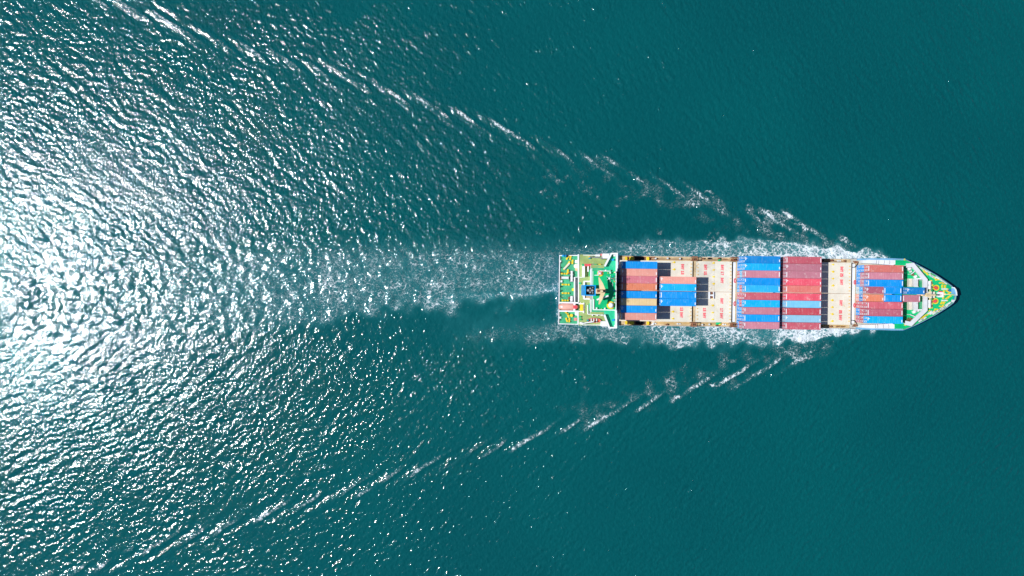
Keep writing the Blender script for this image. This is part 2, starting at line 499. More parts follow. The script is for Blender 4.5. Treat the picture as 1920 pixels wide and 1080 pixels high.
    deep = t.mix(t.ss(big, .35, .65), (.0, .074, .082), (.0, .087, .093))
    med = t.noise(pos, .35, 4, .6)
    mpg = t.n('ShaderNodeMapping'); t.set(mpg.inputs[0], pos); mpg.inputs['Rotation'].default_value = (0, 0, R(35)); mpg.inputs['Scale'].default_value = (1.0, .5, 1.0)
    mp0 = mpg.outputs[0]
    deep = t.mix(t.math('MULTIPLY', t.ss(med, .35, .75), .30), deep, (.0, .062, .071))
    grain = t.noise(mp0, 1.5, 3, .7)
    deep = t.mix(t.math('MULTIPLY', t.ss(grain, .40, .72), .42), deep, (.004, .112, .118))
    body = t.mix(t.math('MULTIPLY', aerA, .62), deep, (.05, .27, .30))
    t.set(t.b.inputs['Base Color'], body)
    t.b.inputs['Roughness'].default_value = WATER_ROUGH
    t.b.inputs['IOR'].default_value = 1.375; t.b.inputs['Specular Tint'].default_value = (.86, .95, 1.0, 1); t.b.inputs['Specular IOR Level'].default_value = 1.0
    # ripples
    mp = t.n('ShaderNodeMapping'); t.set(mp.inputs[0], pos); mp.inputs['Rotation'].default_value = (0, 0, R(35)); mp.inputs['Scale'].default_value = (1.0, .75, 1.)
    r1 = t.noise(mp.outputs[0], 1.35, 2, .55, .4)
    r2 = t.noise(mp.outputs[0], 3.2, 2, .6, .2)
    farw = t.noise(mp.outputs[0], .22, 3, .5)
    hh = t.math('ADD', t.math('MULTIPLY', r1, RIP1), t.math('MULTIPLY', r2, RIP2))
    gust = t.ss(t.noise(mp.outputs[0], .50, 4, .65), .34, .70, .78, 1.25)
    hh = t.math('MULTIPLY', hh, gust)
    hh = t.math('MULTIPLY', hh, t.math('SUBTRACT', 1.0, t.math('MULTIPLY', calmA, .55)))
    hh = t.math('ADD', hh, t.math('MULTIPLY', t.math('MULTIPLY', farw, far), .38))
    bp = t.n('ShaderNodeBump'); bp.inputs['Strength'].default_value = 1.0; bp.inputs['Distance'].default_value = 1.0
    t.set(bp.inputs['Height'], hh); t.set(t.b.inputs['Normal'], bp.outputs[0])
    fb = t.n('ShaderNodeBsdfPrincipled'); fb.inputs['Base Color'].default_value = (.80, .87, .90, 1); fb.inputs['Roughness'].default_value = .7
    bp2 = t.n('ShaderNodeBump'); bp2.inputs['Strength'].default_value = .8; bp2.inputs['Distance'].default_value = .25
    t.set(bp2.inputs['Height'], lace); t.set(fb.inputs['Normal'], bp2.outputs[0])
    mx = t.n('ShaderNodeMixShader'); t.set(mx.inputs[0], fm)
    t.t.links.new(t.b.outputs[0], mx.inputs[1]); t.t.links.new(fb.outputs[0], mx.inputs[2])
    t.t.links.new(mx.outputs[0], t.t.nodes['Material Output'].inputs['Surface'])
    me.materials.append(t.m)
    o = link('sea', me)
    tag(o, 'teal sea with sun glitter and the white foam wake of the ship', 'sea', kind='structure')
WATER_ROUGH = .075
RIP1, RIP2 = .150, .022
water()

# ------------------------------------------------------------------ ship
ship = bpy.data.objects.new('container_ship', None)
COL.objects.link(ship)
ship.location = (X0, Y0, 0); ship.rotation_euler = (0, 0, TH)
tag(ship, 'long container ship with blue hull, green decks and cream hatch covers under way', 'ship')
rnd = random.Random(5)

ST = [0, 1.2, 4, 10, 22, 40, 60, 80, 95, 104, 108, 112, 118, 122, 126, 129.5, 133, 136.3, 138, 139.2, 139.9, 140.2]
HB = [12.35, 12.45, 12.5, 12.5, 12.5, 12.5, 12.5, 12.5, 12.5, 12.55, 12.7, 12.75, 12.8, 12.75, 11.05, 9.2, 7.25, 5.05, 3.85, 2.85, 1.7, .25]
WL = [9.0, 10.0, 11.4, 12.3, 12.45, 12.45, 12.45, 12.45, 12.4, 12.0, 11.6, 11.0, 9.7, 8.5, 6.9, 5.4, 3.9, 2.5, 1.8, 1.2, .6, .05]
ZT = [8.0, 8.0, 8.0, 8.0, 8.0, 7.4, 7.4, 7.4, 7.4, 7.6, 8.4, 9.2, 10.0, 10.2, 10.3, 10.4, 10.5, 10.6, 10.65, 10.7, 10.75, 10.8]
hb = lambda u: float(np.interp(u, ST, HB))
zt = lambda u: float(np.interp(u, ST, ZT))
def shape_hull():
    m = MB(); n = len(ST); prof = []
    for i, u in enumerate(ST):
        z = ZT[i]; wl = WL[i]; h = HB[i]
        f = lambda q: wl + (h - wl) * q
        rake = lambda q: -2.6 * (1 - q) * max(0, (u - 134) / 7) ** 1.0 + (1 - q) * .8 * (1 if u < .5 else 0)
        ring = [(u + rake(-.2), wl * .55, -3.5), (u + rake(-.1), wl * .93, -1.6), (u + rake(0), wl, .5), (u + rake(.35), f(.3), z * .4), (u + rake(.75), f(.75), z * .75), (u, h, z)]
        prof.append([(a, b, c) for a, b, c in ring] + [(a, -b, c) for a, b, c in ring[::-1]])
    vs = [p for r in prof for p in r]; k = 12; fs = []; mi = []
    for i in range(n - 1):
        for j in range(k):
            if j == 5: continue
            j2 = (j + 1) % k
            fs.append((i * k + j, i * k + j2, (i + 1) * k + j2, (i + 1) * k + j)); mi.append(1 if j in (0, 1, 9, 10, 11) else 0)
    fs.append(tuple(range(k))); mi.append(0)
    fs.append(tuple(range((n - 1) * k, n * k))[::-1]); mi.append(0)
    o = len(m.v); m.v += vs; m.f += fs; m.m += mi
    return m
shape_hull().build('hull', [M['hull_blue'], M['hull_red']], ship)

def deck_between(ua, ub, z, inset, name, mat):
    us = sorted(set([ua, ub] + [u for u in ST if ua < u < ub]))
    L = [(u, hb(u) - inset) for u in us]
    pts = L + [(u, -v) for u, v in L[::-1]]
    return MB().prism(pts, z - .25, z, 0).build(name, mat, ship)
deck_between(.12, 8.2, 7.9, .10, 'poop_deck', M['green_faded'])
deck_between(8.2, 104.5, 7.3, .12, 'main_deck', M['sand'])
deck_between(104.5, 119.2, 7.6, .15, 'side_deck', M['sand_grey'])
deck_between(119.2, 140.0, 10.05, .05, 'forecastle_deck', M['green'])

# bulwark of the bow: white inner wall, blue cap outside
us = [u for u in ST if 119 < u <= 140.2]
us = [119.3] + us
side = [(u, hb(u) - .28) for u in us[:-1]]
loop = side + [(140.0, 0)] + [(u, -v) for u, v in side[::-1]]
zz = [zt(u) - .1 for u, v in side]; zz = zz + [10.7] + zz[::-1]
M['rail_pale'] = paint('rail_pale', (.26, .50, .36), .5, .15, (.7, .68, .6), .6, 1.5)
bw = MB().wall(loop, .13, zz, [z + .62 for z in zz]).build('bulwark', M['rail_pale'], ship)
lp2 = [(u, (abs(v) + .22) * (1 if v >= 0 else -1)) if abs(v) > .5 else (u + .2, 0) for u, v in loop]
MB().wall([p for p in lp2 if True], .08, zz, [z + .55 for z in zz]).build('bulwark_plating', M['hull_blue'], ship)

# side rails along the cargo deck
for s in (1, -1):
    m = MB()
    pts = [(u, s * (hb(u) - .12)) for u in (22.5, 40, 60, 80, 95, 104)]
    for hz in (.55, 1.05):
        m.wall(pts, .07, [zt(p[0]) + hz - .04 for p in pts], [zt(p[0]) + hz + .04 for p in pts])
    u = 22.6
    while u < 104:
        m.box(u - .04, u + .04, s * 12.38 - .04, s * 12.38 + .04, 7.3, 8.45); u += 1.5
    m.build('railing', M['offwhite'], ship)
    # sheer strake rusty edge strip
    MB().wall(pts, .22, 7.28, 7.62).build('gunwale', M['sand'], ship)

# ------------------------------------------------------------------ hatch covers
def text_marks(m, u0, v0, L, wdt, pat, z):
    """painted characters running across the ship: strokes on both sides of a few gaps"""
    x = 0; tot = sum(pat)
    v = v0
    for k, (seg) in enumerate(pat):
        pass
GL = {  # 5x3 stroke glyph cells (rows along text height)
 'B': ['110', '101', '110', '101', '110'], 'A': ['010', '101', '111', '101', '101'], 'Y': ['101', '101', '010', '010', '010'],
 'N': ['1001', '1101', '1011', '1001', '1001'], 'O': ['111', '101', '101', '101', '111'], '1': ['010', '110', '010', '010', '111'],
 '3': ['111', '001', '111', '001', '111'], '5': ['111', '100', '111', '001', '111'], '7': ['111', '001', '010', '010', '010'], '2': ['111', '001', '111', '100', '111'], '0': ['111', '101', '101', '101', '111']}
def glyphs(m, text, u, v, z, height, cell, sgn):
    """text reads along the beam; letter height lies along the ship"""
    a = 0.
    for ch in text:
        if ch == ' ': a += cell * 2.6; continue
        g = GL[ch]; n = len(g[0])
        for r, row in enumerate(g):
            for c, b in enumerate(row):
                if b == '1':
                    uu = u + sgn * (r - 2) * height / 5
                    vv = v - sgn * 0 + (a + c * cell) * (-1)
                    m.box(uu - height / 10 * 1.25, uu + height / 10 * 1.25, vv - cell * 1.18, vv + cell * .18, z, z + .010 + .003 * ((r * 3 + c * 5) % 7))
        a += cell * (n + .45)
    return a
def hatch(u0, u1, v0, v1, z, mat, name='hatch_cover', corner=0):
    m = MB()
    c = corner
    pts = [(u0 + c, v0), (u1, v0), (u1, v1), (u0 + c, v1), (u0, v1 - c), (u0, v0 + c)] if c else [(u0, v0), (u1, v0), (u1, v1), (u0, v1)]
    m.prism(pts, z - .85, z)
    # stiffening lips
    m.box(u0 + c, u1, v0 - .06, v0 + .0 - .002, z - .5, z - .2); m.box(u0 + c, u1, v1 + .002, v1 + .06, z - .5, z - .2)
    return m.build(name, mat, ship)
ZH = 9.5
HV = 10.75
covers = {}
def hatch_pair(key, u0, u1, hv, mats, zh=ZH, corner=0):
    # coaming under the covers
    MB().box(u0 + .25, u1 - .25, -hv + .2, hv - .2, 7.25, zh - .87).build('hatch_coaming', M['sand'], ship)
    P = hatch(u0, u1, .07, hv, zh, mats[0], corner=0)
    S = hatch(u0, u1, -hv, -.07, zh, mats[1], corner=0)
    covers[key] = (P, S)
hatch_pair('H1', 21.6, 34.0, HV, (M['hatch'], M['hatch']))
hatch_pair('H1b', 34.05, 47.4, HV, (M['hatch'], M['hatch']))
hatch_pair('H2', 48.7, 55.3, HV, (M['hatch_old'], M['hatch']))
hatch_pair('H2b', 55.34, 61.4, HV, (M['hatch'], M['hatch']))
hatch_pair('H3', 63.3, 76.2, HV, (M['cream'], M['cream']))
hatch_pair('H4', 77.4, 90.2, HV, (M['cream'], M['cream']))
hatch_pair('H4b', 90.25, 103.8, HV + .25, (M['cream'], M['cream']))
hatch_pair('H5', 106.0, 118.4, 10.2, (M['cream'], M['cream']))

def mark(parent, text, px, py0, sgn=-1, h=1.02, cell=.19):
    u, v = LP(px, py0, ZH)
    for word in text.split(' '):
        m = MB(); a = glyphs(m, word, u, v, ZH + .004, h, cell, sgn)
        m.build('marking', M['marking_red'], parent)
        v -= a + .42
mark(covers['H1b'][0], 'BAY 13', 1280, 495.3); mark(covers['H1b'][1], '13 BAY', 1278, 576.5)
mark(covers['H2'][0], 'BAY 15', 1323, 496.3); mark(covers['H2'][1], '15 BAY', 1321, 577.3)
mark(covers['H2b'][0], 'BAY 17', 1354.5, 496.6); mark(covers['H2b'][0], 'BAY', 1354, 521)
mark(covers['H2b'][1], 'BAY', 1353.5, 559.5); mark(covers['H2b'][1], '17 BAY', 1353, 578)
mark(covers['H4b'][0], 'BAY 25', 1578.5, 500); mark(covers['H4b'][0], 'BAY', 1578, 524.3)
mark(covers['H4b'][1], 'BAY', 1577, 563.2); mark(covers['H4b'][1], '25 BAY', 1576, 581.5)
# yellow container sockets standing on the covers
def socket_mesh():
    m = MB(); m.cyl(0, 0, 0, .10, .38, .34, 10); m.box(-.2, .2, -.14, .14, .1, .30); m.box(-.75, -.3, -.1, .1, 0, .06)
    return m.mesh('container_socket', M['yellow'])
SOCK = socket_mesh()
def sock(parent, px, py):
    u, v = LP(px, py, ZH)
    o = link('container_socket', SOCK, parent); o.location = (u, v, ZH + .003); o.rotation_euler = (0, 0, rnd.uniform(-.3, .3)); s = rnd.uniform(.8, 1.1); o.scale = (s, s, 1)
for y in (491.7, 505): sock(covers['H1b'][0], 1264.5, y)
for y in (584.3, 597.5): sock(covers['H1b'][1], 1262.3, y)
for y in (493, 506, 519, 532): sock(covers['H2b'][0], 1338.5, y)
for y in (559.5, 572.7, 586, 598.7): sock(covers['H2b'][1], 1336.8, y)
for y in (496, 509.5, 522.5, 535.3): sock(covers['H4b'][0], 1562.3, y)
for y in (563, 576, 589, 602): sock(covers['H4b'][1], 1561, y)
# small cleats along the after and forward edges of covers
CLEAT = MB().box(-.2, .2, -.16, .16, 0, .22).mesh('cleat', M['orange_yellow'])
def cleats(parent, u, vs):
    for v in vs:
        o = link('cleat', CLEAT, parent); o.location = (u + rnd.uniform(-.06, .06), v, ZH + .003)
for key, ul in (('H1b', [46.9]), ('H2', [49.3]), ('H2b', [60.9]), ('H4b', [103.2])):
    P, S = covers[key]
    for u in ul:
        vs = [1.0 + i * 1.25 for i in range(8)]
        cleats(P, u, [v for v in vs]); cleats(S, u, [-v for v in vs])
# rusty seam along the centreline of the covers
m = MB(); m.box(34.1, 61.3, -.05, .05, ZH + .002, ZH + .05); m.box(90.4, 103.7, -.05, .05, ZH + .002, ZH + .05)
m.build('centre_seam', M['rust'], ship)

# lashing bridges across the gaps
def bridge(u0, u1, slot, walk, pipe, towers=True):
    vt = 10.8
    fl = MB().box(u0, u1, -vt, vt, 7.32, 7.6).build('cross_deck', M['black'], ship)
    if walk: MB().box(walk[0], walk[1], -vt + .2, vt - .2, 9.1, 9.35).build('cross_walkway', M['white'], ship)
    if pipe:
        m = MB()
        m.box(pipe[0], pipe[1], -vt, vt, 8.4, 9.3)
        for k in range(34):
            v = -vt + .4 + k * .64
            m.box(pipe[0] - .02, pipe[1] + rnd.uniform(-.02, .12), v, v + .2, 8.5, 9.4)
        m.build('cross_beam', M['sand'], ship)
    for s in (1, -1):
        for v in (4.1,):
            m = MB(); uu = (u0 + u1) / 2 + .25
            m.wall([(uu + .3 * math.cos(a), s * v + .75 * math.sin(a)) for a in [2 * math.pi * i / 10 for i in range(10)]], .2, 9.3, 9.6, True)
            m.build('pipe_loop', M['red'], ship)
        if towers:
            m = MB(); a, b = u0 - .15, u1 + .15; c, d2 = s * 10.95, s * 12.45
            lo, hi = min(c, d2), max(c, d2)
            for (p, q) in ((a, lo), (b - .3, lo), (a, hi - .3), (b - .3, hi - .3)): m.box(p, p + .3, q, q + .3, 7.3, 10.6)
            m.wall([(a + .15, lo + .15), (b - .15, lo + .15), (b - .15, hi - .15), (a + .15, hi - .15)], .26, 10.6, 10.75, True)
            m.box((a + b) / 2 - .06, (a + b) / 2 + .06, lo + .3, hi - .3, 10.62, 10.72)
            m.box(a + .35, (a + b) / 2 - .2, lo + .4, hi - .5, 7.3, 9.6)
            m.build('lashing_tower', M['rust'], ship)
bridge(47.42, 48.68, 0, None, (48.05, 48.62))
bridge(61.42, 63.2, 0, (61.95, 62.75), (62.85, 63.15))
bridge(76.22, 77.38, 0, None, None, False)
bridge(103.85, 105.95, 0, (104.35, 105.25), (105.45, 105.85), False)

# deck fittings along the side passages: vents, pipes, stanchions under outboard stacks
for s in (1, -1):
    for key, a, b in (('aft', 33, 47), ('mid', 49.5, 61), ('fore', 90.5, 103)):
        m = MB()
        for k, dv in enumerate((.18, .5)):
            m.tube((a, s * (HV + .35 + dv), 7.55 + .1 * k), (b, s * (HV + .35 + dv), 7.55 + .1 * k), .07, 6)
        m.build('deck_pipe', M['rust'] if s > 0 else M['orange_yellow'], ship)
    for u in [34.5, 38.8, 43.2, 51.5, 54.0, 57.2, 59.5, 92.0, 94.2, 97.5, 100.2, 102]:
        m = MB(); vv = s * (11.75 + rnd.uniform(-.2, .35)); k = rnd.random()
        if k < .4:
            m.cyl(u, vv, 7.3, 8.3, .2, .2, 8); m.cyl(u, vv, 8.3, 8.55, .36, .3, 10); m.build('deck_vent', M['offwhite' if k < .2 else 'rust'], ship)
        elif k < .75:
            m.box(u - .7, u + .7, vv - .22, vv + .22, 7.3, 7.85); m.box(u - .45, u - .2, vv - .3, vv + .3, 7.85, 8.2); m.build('deck_locker', M[rnd.choice(['black', 'rust', 'offwhite'])], ship)
        else:
            m.cyl(u - .35, vv, 7.3, 8.1, .16); m.cyl(u + .35, vv, 7.3, 8.1, .16); m.box(u - .6, u + .6, vv - .2, vv + .2, 7.3, 7.42); m.build('bollard', M['rust'], ship)
    # posts carrying the outboard container rows
    for u in (63.9, 69.3, 75.0, 78.0, 83.5, 89.2):
        m = MB(); m.box(u - .25, u + .25, s * 12.1 - .25, s * 12.1 + .25, 7.3, ZH - .01); m.box(u - .4, u + .4, s * 11.0 if s > 0 else -12.4, s * 12.4 if s > 0 else -11.0, ZH - .35, ZH - .02)
        m.build('container_post', M['sand'], ship)
# the green and yellow hose covers on the side passages
for px, py, mt, sc_ in ((1350, 487.6, 'green', .45), (1348, 606.3, 'green', .75), (1350.6, 608.3, 'yellow', .45)):
    u, v = LP(px, py, 8.2); m = MB(); m.dome(0, 0, 0, 1.15 * sc_, .5, 10, 4)
    o = m.build('canvas_cover', M[mt], ship, True); o.location = (u, v, 7.5); o.scale = (1.3, .75, 1); o.rotation_euler = (0, 0, .3)
# white vent frame by the foremost blue stack, on the second hatch
for k in (0,):
    m = MB(); z = ZH + .9
    u0, v0 = LP(1328.5, 560, z); u1, v1 = LP(1339, 547.2, z)
    vm = (v0 + v1) / 2
    m.box(u0, u0 + .55, v0, v1, ZH + .004, z); m.box(u0 + .55, u1, vm - .22, vm + .22, ZH + .1, z); m.box(u1 - .3, u1, v0, v1, ZH + .004, z - .02)
    fr = m.build('ventilator_frame', M['white'], covers['H2b'][1])
    for s in (-1, 1): MB().cyl((u0 + u1) / 2 + .2, vm + s * .72, ZH + .004, z - .1, .42, .36, 12).build('ventilator', M['rust'], covers['H2b'][1])

# black-painted openings and winch gear on the deck beside the aftmost block
for s, y0, y1 in ((1, 480.3, 488.5), (-1, 600.5, 607.5)):
    z = 7.9
    u0, va = LP(1191, y0, z); u1, vb = LP(1209.5, y1, z)
    v0, v1 = (10.75, 12.1) if s > 0 else (-12.1, -10.75)
    m = MB(); m.wall([(u0, v0), (u1, v0), (u1, v1), (u0, v1)], .12, 7.3, 7.75, True); fr = m.build('stair_well', M['rust'], ship)
    MB().box(u0 + .07, u1 - .07, v0 + .07, v1 - .07, 7.31, 7.36).build('well_dark_sheet', M['black'], fr)  # black sheet on the deck, painting in the shade of a deep opening
    for px, wd in ((1174, .7), (1184, 1.6), (1214.5, .9)):
        u, v = LP(px, 486 if s > 0 else 605, 8.3)
        vv = s * 11.4
        m = MB(); m.tube((u, vv - .6, 8.1), (u, vv + .6, 8.1), .38 if wd < 1 else .5, 12); m.box(u - wd / 2, u + wd / 2, vv - .7, vv - .5, 7.3, 8.5); m.box(u - wd / 2, u + wd / 2, vv + .5, vv + .7, 7.3, 8.5); m.box(u - wd / 2, u + wd / 2, vv - .45, vv + .45, 8.5, 8.66)
        m.build('winch', M['yellow'], ship)
    for px in (1176, 1219, 1225):
        u, v = LP(px, 480, 8); m = MB(); m.box(u - .5, u + .5, s * 12.0 - .2, s * 12.0 + .2, 7.3, 7.9); m.box(u - .3, u + .9, s * 11.1 - .12, s * 11.1 + .12, 7.3, 7.8)
        m.build('deck_locker', M[rnd.choice(['pale_red', 'white', 'rust'])], ship)

# raised side houses beside the foremost block, pale blue top edge
for s in (1, -1):
    n = 14; pts = []
    ua, ub = 107.6, 119.4
    top = [(ua + (ub - ua) * i / n, 12.0 if i < 2 else 12.15) for i in range(n + 1)]
    inner = [(ua, 10.95), (ua + 3.4, 10.85), (ub - 1.0, 10.35), (ub - .15, 10.7), (ub, 11.3)]
    pts = inner + top[::-1]
    o = MB().prism([(u, s * v) for u, v in pts], 7.62, 9.9).build('side_house', M['white'], ship)
    m = MB()
    for u in (112.3, 113.1, 115.1, 117.0): m.wall([(u, s * 10.65), (u + .25, s * 11.3), (u + .2, s * 12.0)], .09, 9.902, 9.93)
    m.build('seam', M['black'], o)
    us2 = [106.5, 108, 110, 112, 115, 118, 119.3, 122.0]
    MB().wall([(u, s * (hb(u) - .35)) for u in us2], .62, [zt(u) - .3 for u in us2], [zt(u) + .3 for u in us2]).build('sheer_strake', M['hull_pale_blue'], ship)
    m = MB(); m.tube((105.2, s * 11.6, 8.0), (106.6, s * 11.0, 8.6), .22, 8); m.cyl(106.2, s * 11.3, 7.6, 8.8, .5, .4, 12)
    m.build('fairlead', M['rust'], ship)
    m = MB(); m.wall([(104.5 + 1.3 * math.sin(a), s * (9.7 + 1.3 * (1 - math.cos(a)) - .3)) for a in [R(-10) + R(85) * i / 7 for i in range(8)]], .22, 9.0, 9.75)
    m.build('hose', M['black'], ship)
    u, v = LP(1622, 487.5 if s > 0 else 611.5, 8); m = MB(); m.cyl(u, s * 11.8, 7.62, 8.6, .35, .3, 10); m.box(u + .6, u + 2.2, s * 12.0 - .15, s * 12.0 + .15, 7.62, 8.1); m.build('bollard', M['yellow'], ship)

# ------------------------------------------------------------------ forecastle
Z = 10.05
brk = [LP(1699.5, 498, 13), LP(1712, 496.8, 13), LP(1735.5, 525, 13), LP(1735.3, 581, 13), LP(1708, 607.5, 13), LP(1697, 605, 13)]
MB().wall(brk, 1.45, 12.75, 13.0).build('breakwater_top', M['offwhite'], ship)
br = MB().wall([(u + .62 if 0 < i < 5 else u, v * 1.0) for i, (u, v) in enumerate(brk)], .14, Z, 12.74).build('breakwater', M['white'], ship)
for i in range(1, 5):
    m = MB(); (u, v) = brk[i]
    m.box(u - .9, u + .3, v - .06, v + .06, Z, 12.74); m.build('breakwater_stay', M['white'], ship)
# light and green structures abaft the breakwater
for s, ys in ((1, (522.5, 537.5)), (-1, (566, 581))):
    for (a, b, mt, z1, nm) in ((1704.5, 1710, 'cream', 11.4, 'store_box'), (1714, 1721.5, 'offwhite', 12.2, 'locker_house'), (1725.5, 1728.5, 'green_faded', 10.6, 'deck_plinth')):
        u0, v0 = LP(a, ys[1], z1); u1, v1 = LP(b, ys[0], z1)
        m = MB(); m.box(u0, u1, v0, v1, Z, z1)
        if nm == 'store_box': m.box(u0 + .2, u1 - .2, v0 + .3, v0 + .6, z1, z1 + .2); m.box(u0 + .2, u1 - .2, v1 - .6, v1 - .3, z1, z1 + .2)
        if nm == 'locker_house': m.box(u0 - .1, u1 + .1, v0 - .1, v0 + .15, z1, z1 + .1); m.cyl((u0 + u1) / 2, v1 - .6, z1, z1 + .5, .25)
        m.build(nm, M[mt], ship)
    u0, v0 = LP(1722, ys[0] if s > 0 else ys[1], 12.4); u1, v1 = LP(1733, ys[0], 12.4)
    MB().box(u0, u1, v0 - .22, v0 + .22, Z, 12.4).build('platform_rail', M['white'], ship)
for (px, py, mt, r) in ((1706.5, 503.5, 'white', .75), (1718, 518.5, 'white', .62), (1715.5, 584.5, 'white', .68), (1709, 509, 'offwhite', .45), (1713, 515, 'rust', .4), (1723, 583, 'offwhite', .4)):
    u, v = LP(px, py, 11); m = MB(); m.box(u - r * .8, u + r * .8, v - r * .7, v + r * .7, Z, 10.8, rot=.5); m.dome(u, v, 10.8, r * .75, .35, 10, 4); m.build('ventilator', M[mt], ship)
for a, b in (((1709, 514), (1716, 508.5)), ((1707, 590), (1717, 594))):
    p = LP(*a, 12); q = LP(*b, 12); m = MB(); m.tube((p[0], p[1], 11.9), (q[0], q[1], 11.9), .16); m.tube((p[0], p[1], Z), (p[0], p[1], 11.9), .12); m.build('boom', M['white'], ship)
# heap of brown rope and gear at the lower corner
m = MB(); r2 = random.Random(9)
for k in range(26):
    u, v = LP(1699 + r2.random() * 14, 597 + r2.random() * 6 + (0 if k % 2 else 1), 10.5); a = r2.random() * 6.28; l = .5 + r2.random() * .7
    m.tube((u, v, 10.2 + r2.random() * .5), (u + l * math.cos(a), v + l * math.sin(a) * .5, 10.3 + r2.random() * .6), .12, 6)
rope = m.build('rope_heap', M['rust'])
rope.parent = None; rope.matrix_world = ship.matrix_world
rope.location = ship.location; rope.rotation_euler = ship.rotation_euler
tag(rope, 'tangled brown rope heap on the green foredeck behind the breakwater, lower corner', 'rope')
# bollards
def bollard_mesh():
    m = MB(); m.box(-.75, .75, -.26, .26, 0, .1)
    for s in (-1, 1): m.cyl(s * .42, 0, .1, .62, .22, .22, 12); m.cyl(s * .42, 0, .62, .72, .3, .3, 12)
    return m.mesh('bollard', M['yellow'])
BOL = bollard_mesh()
ROL = MB().box(-.3, .3, -.3, .3, 0, .12).cyl(0, 0, .12, .5, .28, .24, 12).cyl(0, 0, .5, .6, .34, .34, 12).mesh('roller_fairlead', M['yellow'])
def put(name, data, px, py, z, rot=0., s=1.):
    u, v = LP(px, py, z + .5); o = link(name, data, ship); o.location = (u, v, z + .002); o.rotation_euler = (0, 0, rot); o.scale = (s, s, s); return o
FZ = lambda a, b: (1695 + a / 13.5, 480 + b / 13.5)
FZ2 = lambda a, b: (1695 + a / 13.5, 545 + b / 13.5)
for (a, b, r, big) in ((480, 305, -.55, 1), (525, 390, -.9, 1), (597, 450, -.9, 1), (560, 350, -.5, 0), (680, 480, -.5, 0), (785, 555, -.6, 1), (700, 628, 0, 0), (730, 735, .8, 0), (850, 600, .2, 1), (905, 548, -.5, 0), (945, 680, .1, 1), (1010, 622, -.6, 1), (1012, 695, 0, 0), (980, 765, 1.5, 1), (1050, 770, 1.5, 1), (1110, 840, 0, 0), (1025, 840, 0, 0), (1020, 910, 1.5, 1), (1110, 890, -.5, 1), (1165, 935, .5, 1)):
    put('bollard' if big else 'roller_fairlead', BOL if big else ROL, *FZ(a, b), Z, r, .74)
for (a, b, r, big) in ((1005, 165, 1.5, 1), (1165, 145, .5, 1), (1105, 190, .5, 1), (1015, 248, 0, 0), (1100, 248, 0, 0), (962, 310, 1.1, 1), (1022, 310, 1.1, 1), (945, 400, -.2, 1), (995, 380, 0, 0), (1030, 435, .6, 0), (805, 470, 0, 0), (850, 475, 0, 0), (715, 335, 0, 0), (690, 435, .2, 1), (760, 530, .8, 1), (668, 588, 0, 0), (575, 620, .4, 1), (500, 670, .8, 1), (430, 700, 0, 0), (655, 510, 0, 0), (515, 715, .5, 0), (890, 520, .5, 0), (40, 805, 0, 0), (42, 870, 0, 0)):
    put('bollard' if big else 'roller_fairlead', BOL if big else ROL, *FZ2(a, b), Z, r, .74)
put('roller_fairlead', ROL, 1696, 486.5, Z)
# pale fairlead blocks just inside the bulwark
FAIR = MB().box(-.95, .95, -.24, .24, 0, .45).cyl(-.55, 0, .45, .7, .17).cyl(.55, 0, .45, .7, .17).mesh('fairlead', M['offwhite'])
for (a, b) in ((470, 320), (545, 360), (625, 395), (700, 505), (760, 530), (870, 565), (960, 620), (1040, 670)): put('fairlead', FAIR, *FZ(a, b), Z, -.58)
for (a, b) in ((440, 745), (510, 705), (660, 555), (720, 560), (790, 560), (860, 510), (930, 470), (1000, 440), (1060, 395), (1130, 330)): put('fairlead', FAIR, *FZ2(a, b), Z, .58)
for (a, b) in ((1000, 835),): put('fairlead', FAIR, *FZ(a + 30, b), Z, 0)
for (a, b) in ((1030, 248),): put('fairlead', FAIR, *FZ2(a, b), Z, 0)
# hawse rings with red brake handles
for (px, py, s) in ((1755.5, 539.5, 1), (1754, 564.5, -1)):
    u, v = LP(px, py, 10.4); m = MB()
    m.wall([(u + .85 * math.cos(a), v + .85 * math.sin(a)) for a in [2 * math.pi * i / 18 for i in range(18)]], .32, Z, 10.5, True)
    o = m.build('hawse_ring', M['yellow'], ship)
    MB().cyl(u + .2, v, Z + .002, Z + .03, .3).build('hawse_dark_disc', M['black'], o)  # flat black disc painted for the dark inside the pipe
    m = MB(); m.box(u - .95, u + .25, v + s * .0 - .42, v + s * .0 + .42, Z, 10.95, rot=-.6 * s); m.build('chain_stopper', M['red'], ship)
    m = MB()
    for k in range(9): m.box(u - 1.0 - k * .5, u - .62 - k * .5, v - s * .75 + (-.16 if k % 2 else -.08), v - s * .75 + (.16 if k % 2 else .08), 10.4, 10.6)
    m.build('anchor_chain', M['rust'], ship)
# windlass: cream gearbox house with drums either side
u0, v0 = LP(1740.5, 558.5, 12.2); u1, v1 = LP(1754, 547, 12.2)
m = MB(); m.box(u0, u1, v0, v1, Z, 12.0); m.box(u0 + .2, u1 - .5, v0 + .35, v1 - .35, 12.0, 12.25); m.box(u0 + 1.0, u0 + 1.4, v0 - .1, v1 + .1, 11.2, 12.1)
m.build('mast_house', M['cream'], ship)
for (py) in (530.5, 538.5, 566, 573.5):
    u, v = LP(1742.6, py, 11.2); m = MB()
    m.tube((u, v - .55, 11.0), (u, v + .55, 11.0), .62, 16)
    for q in (-.62, .62): m.tube((u, v + q - .05, 11.0), (u, v + q + .05, 11.0), .85, 16)
    m.box(u - .7, u + .7, v - .66, v + .66, Z, 10.3)
    m.build('mooring_winch', M['white'], ship, False)
    m = MB(); m.box(u + .75, u + 1.3, v - .3, v + .3, Z, 10.9); m.build('winch_motor', M['rust'], ship)
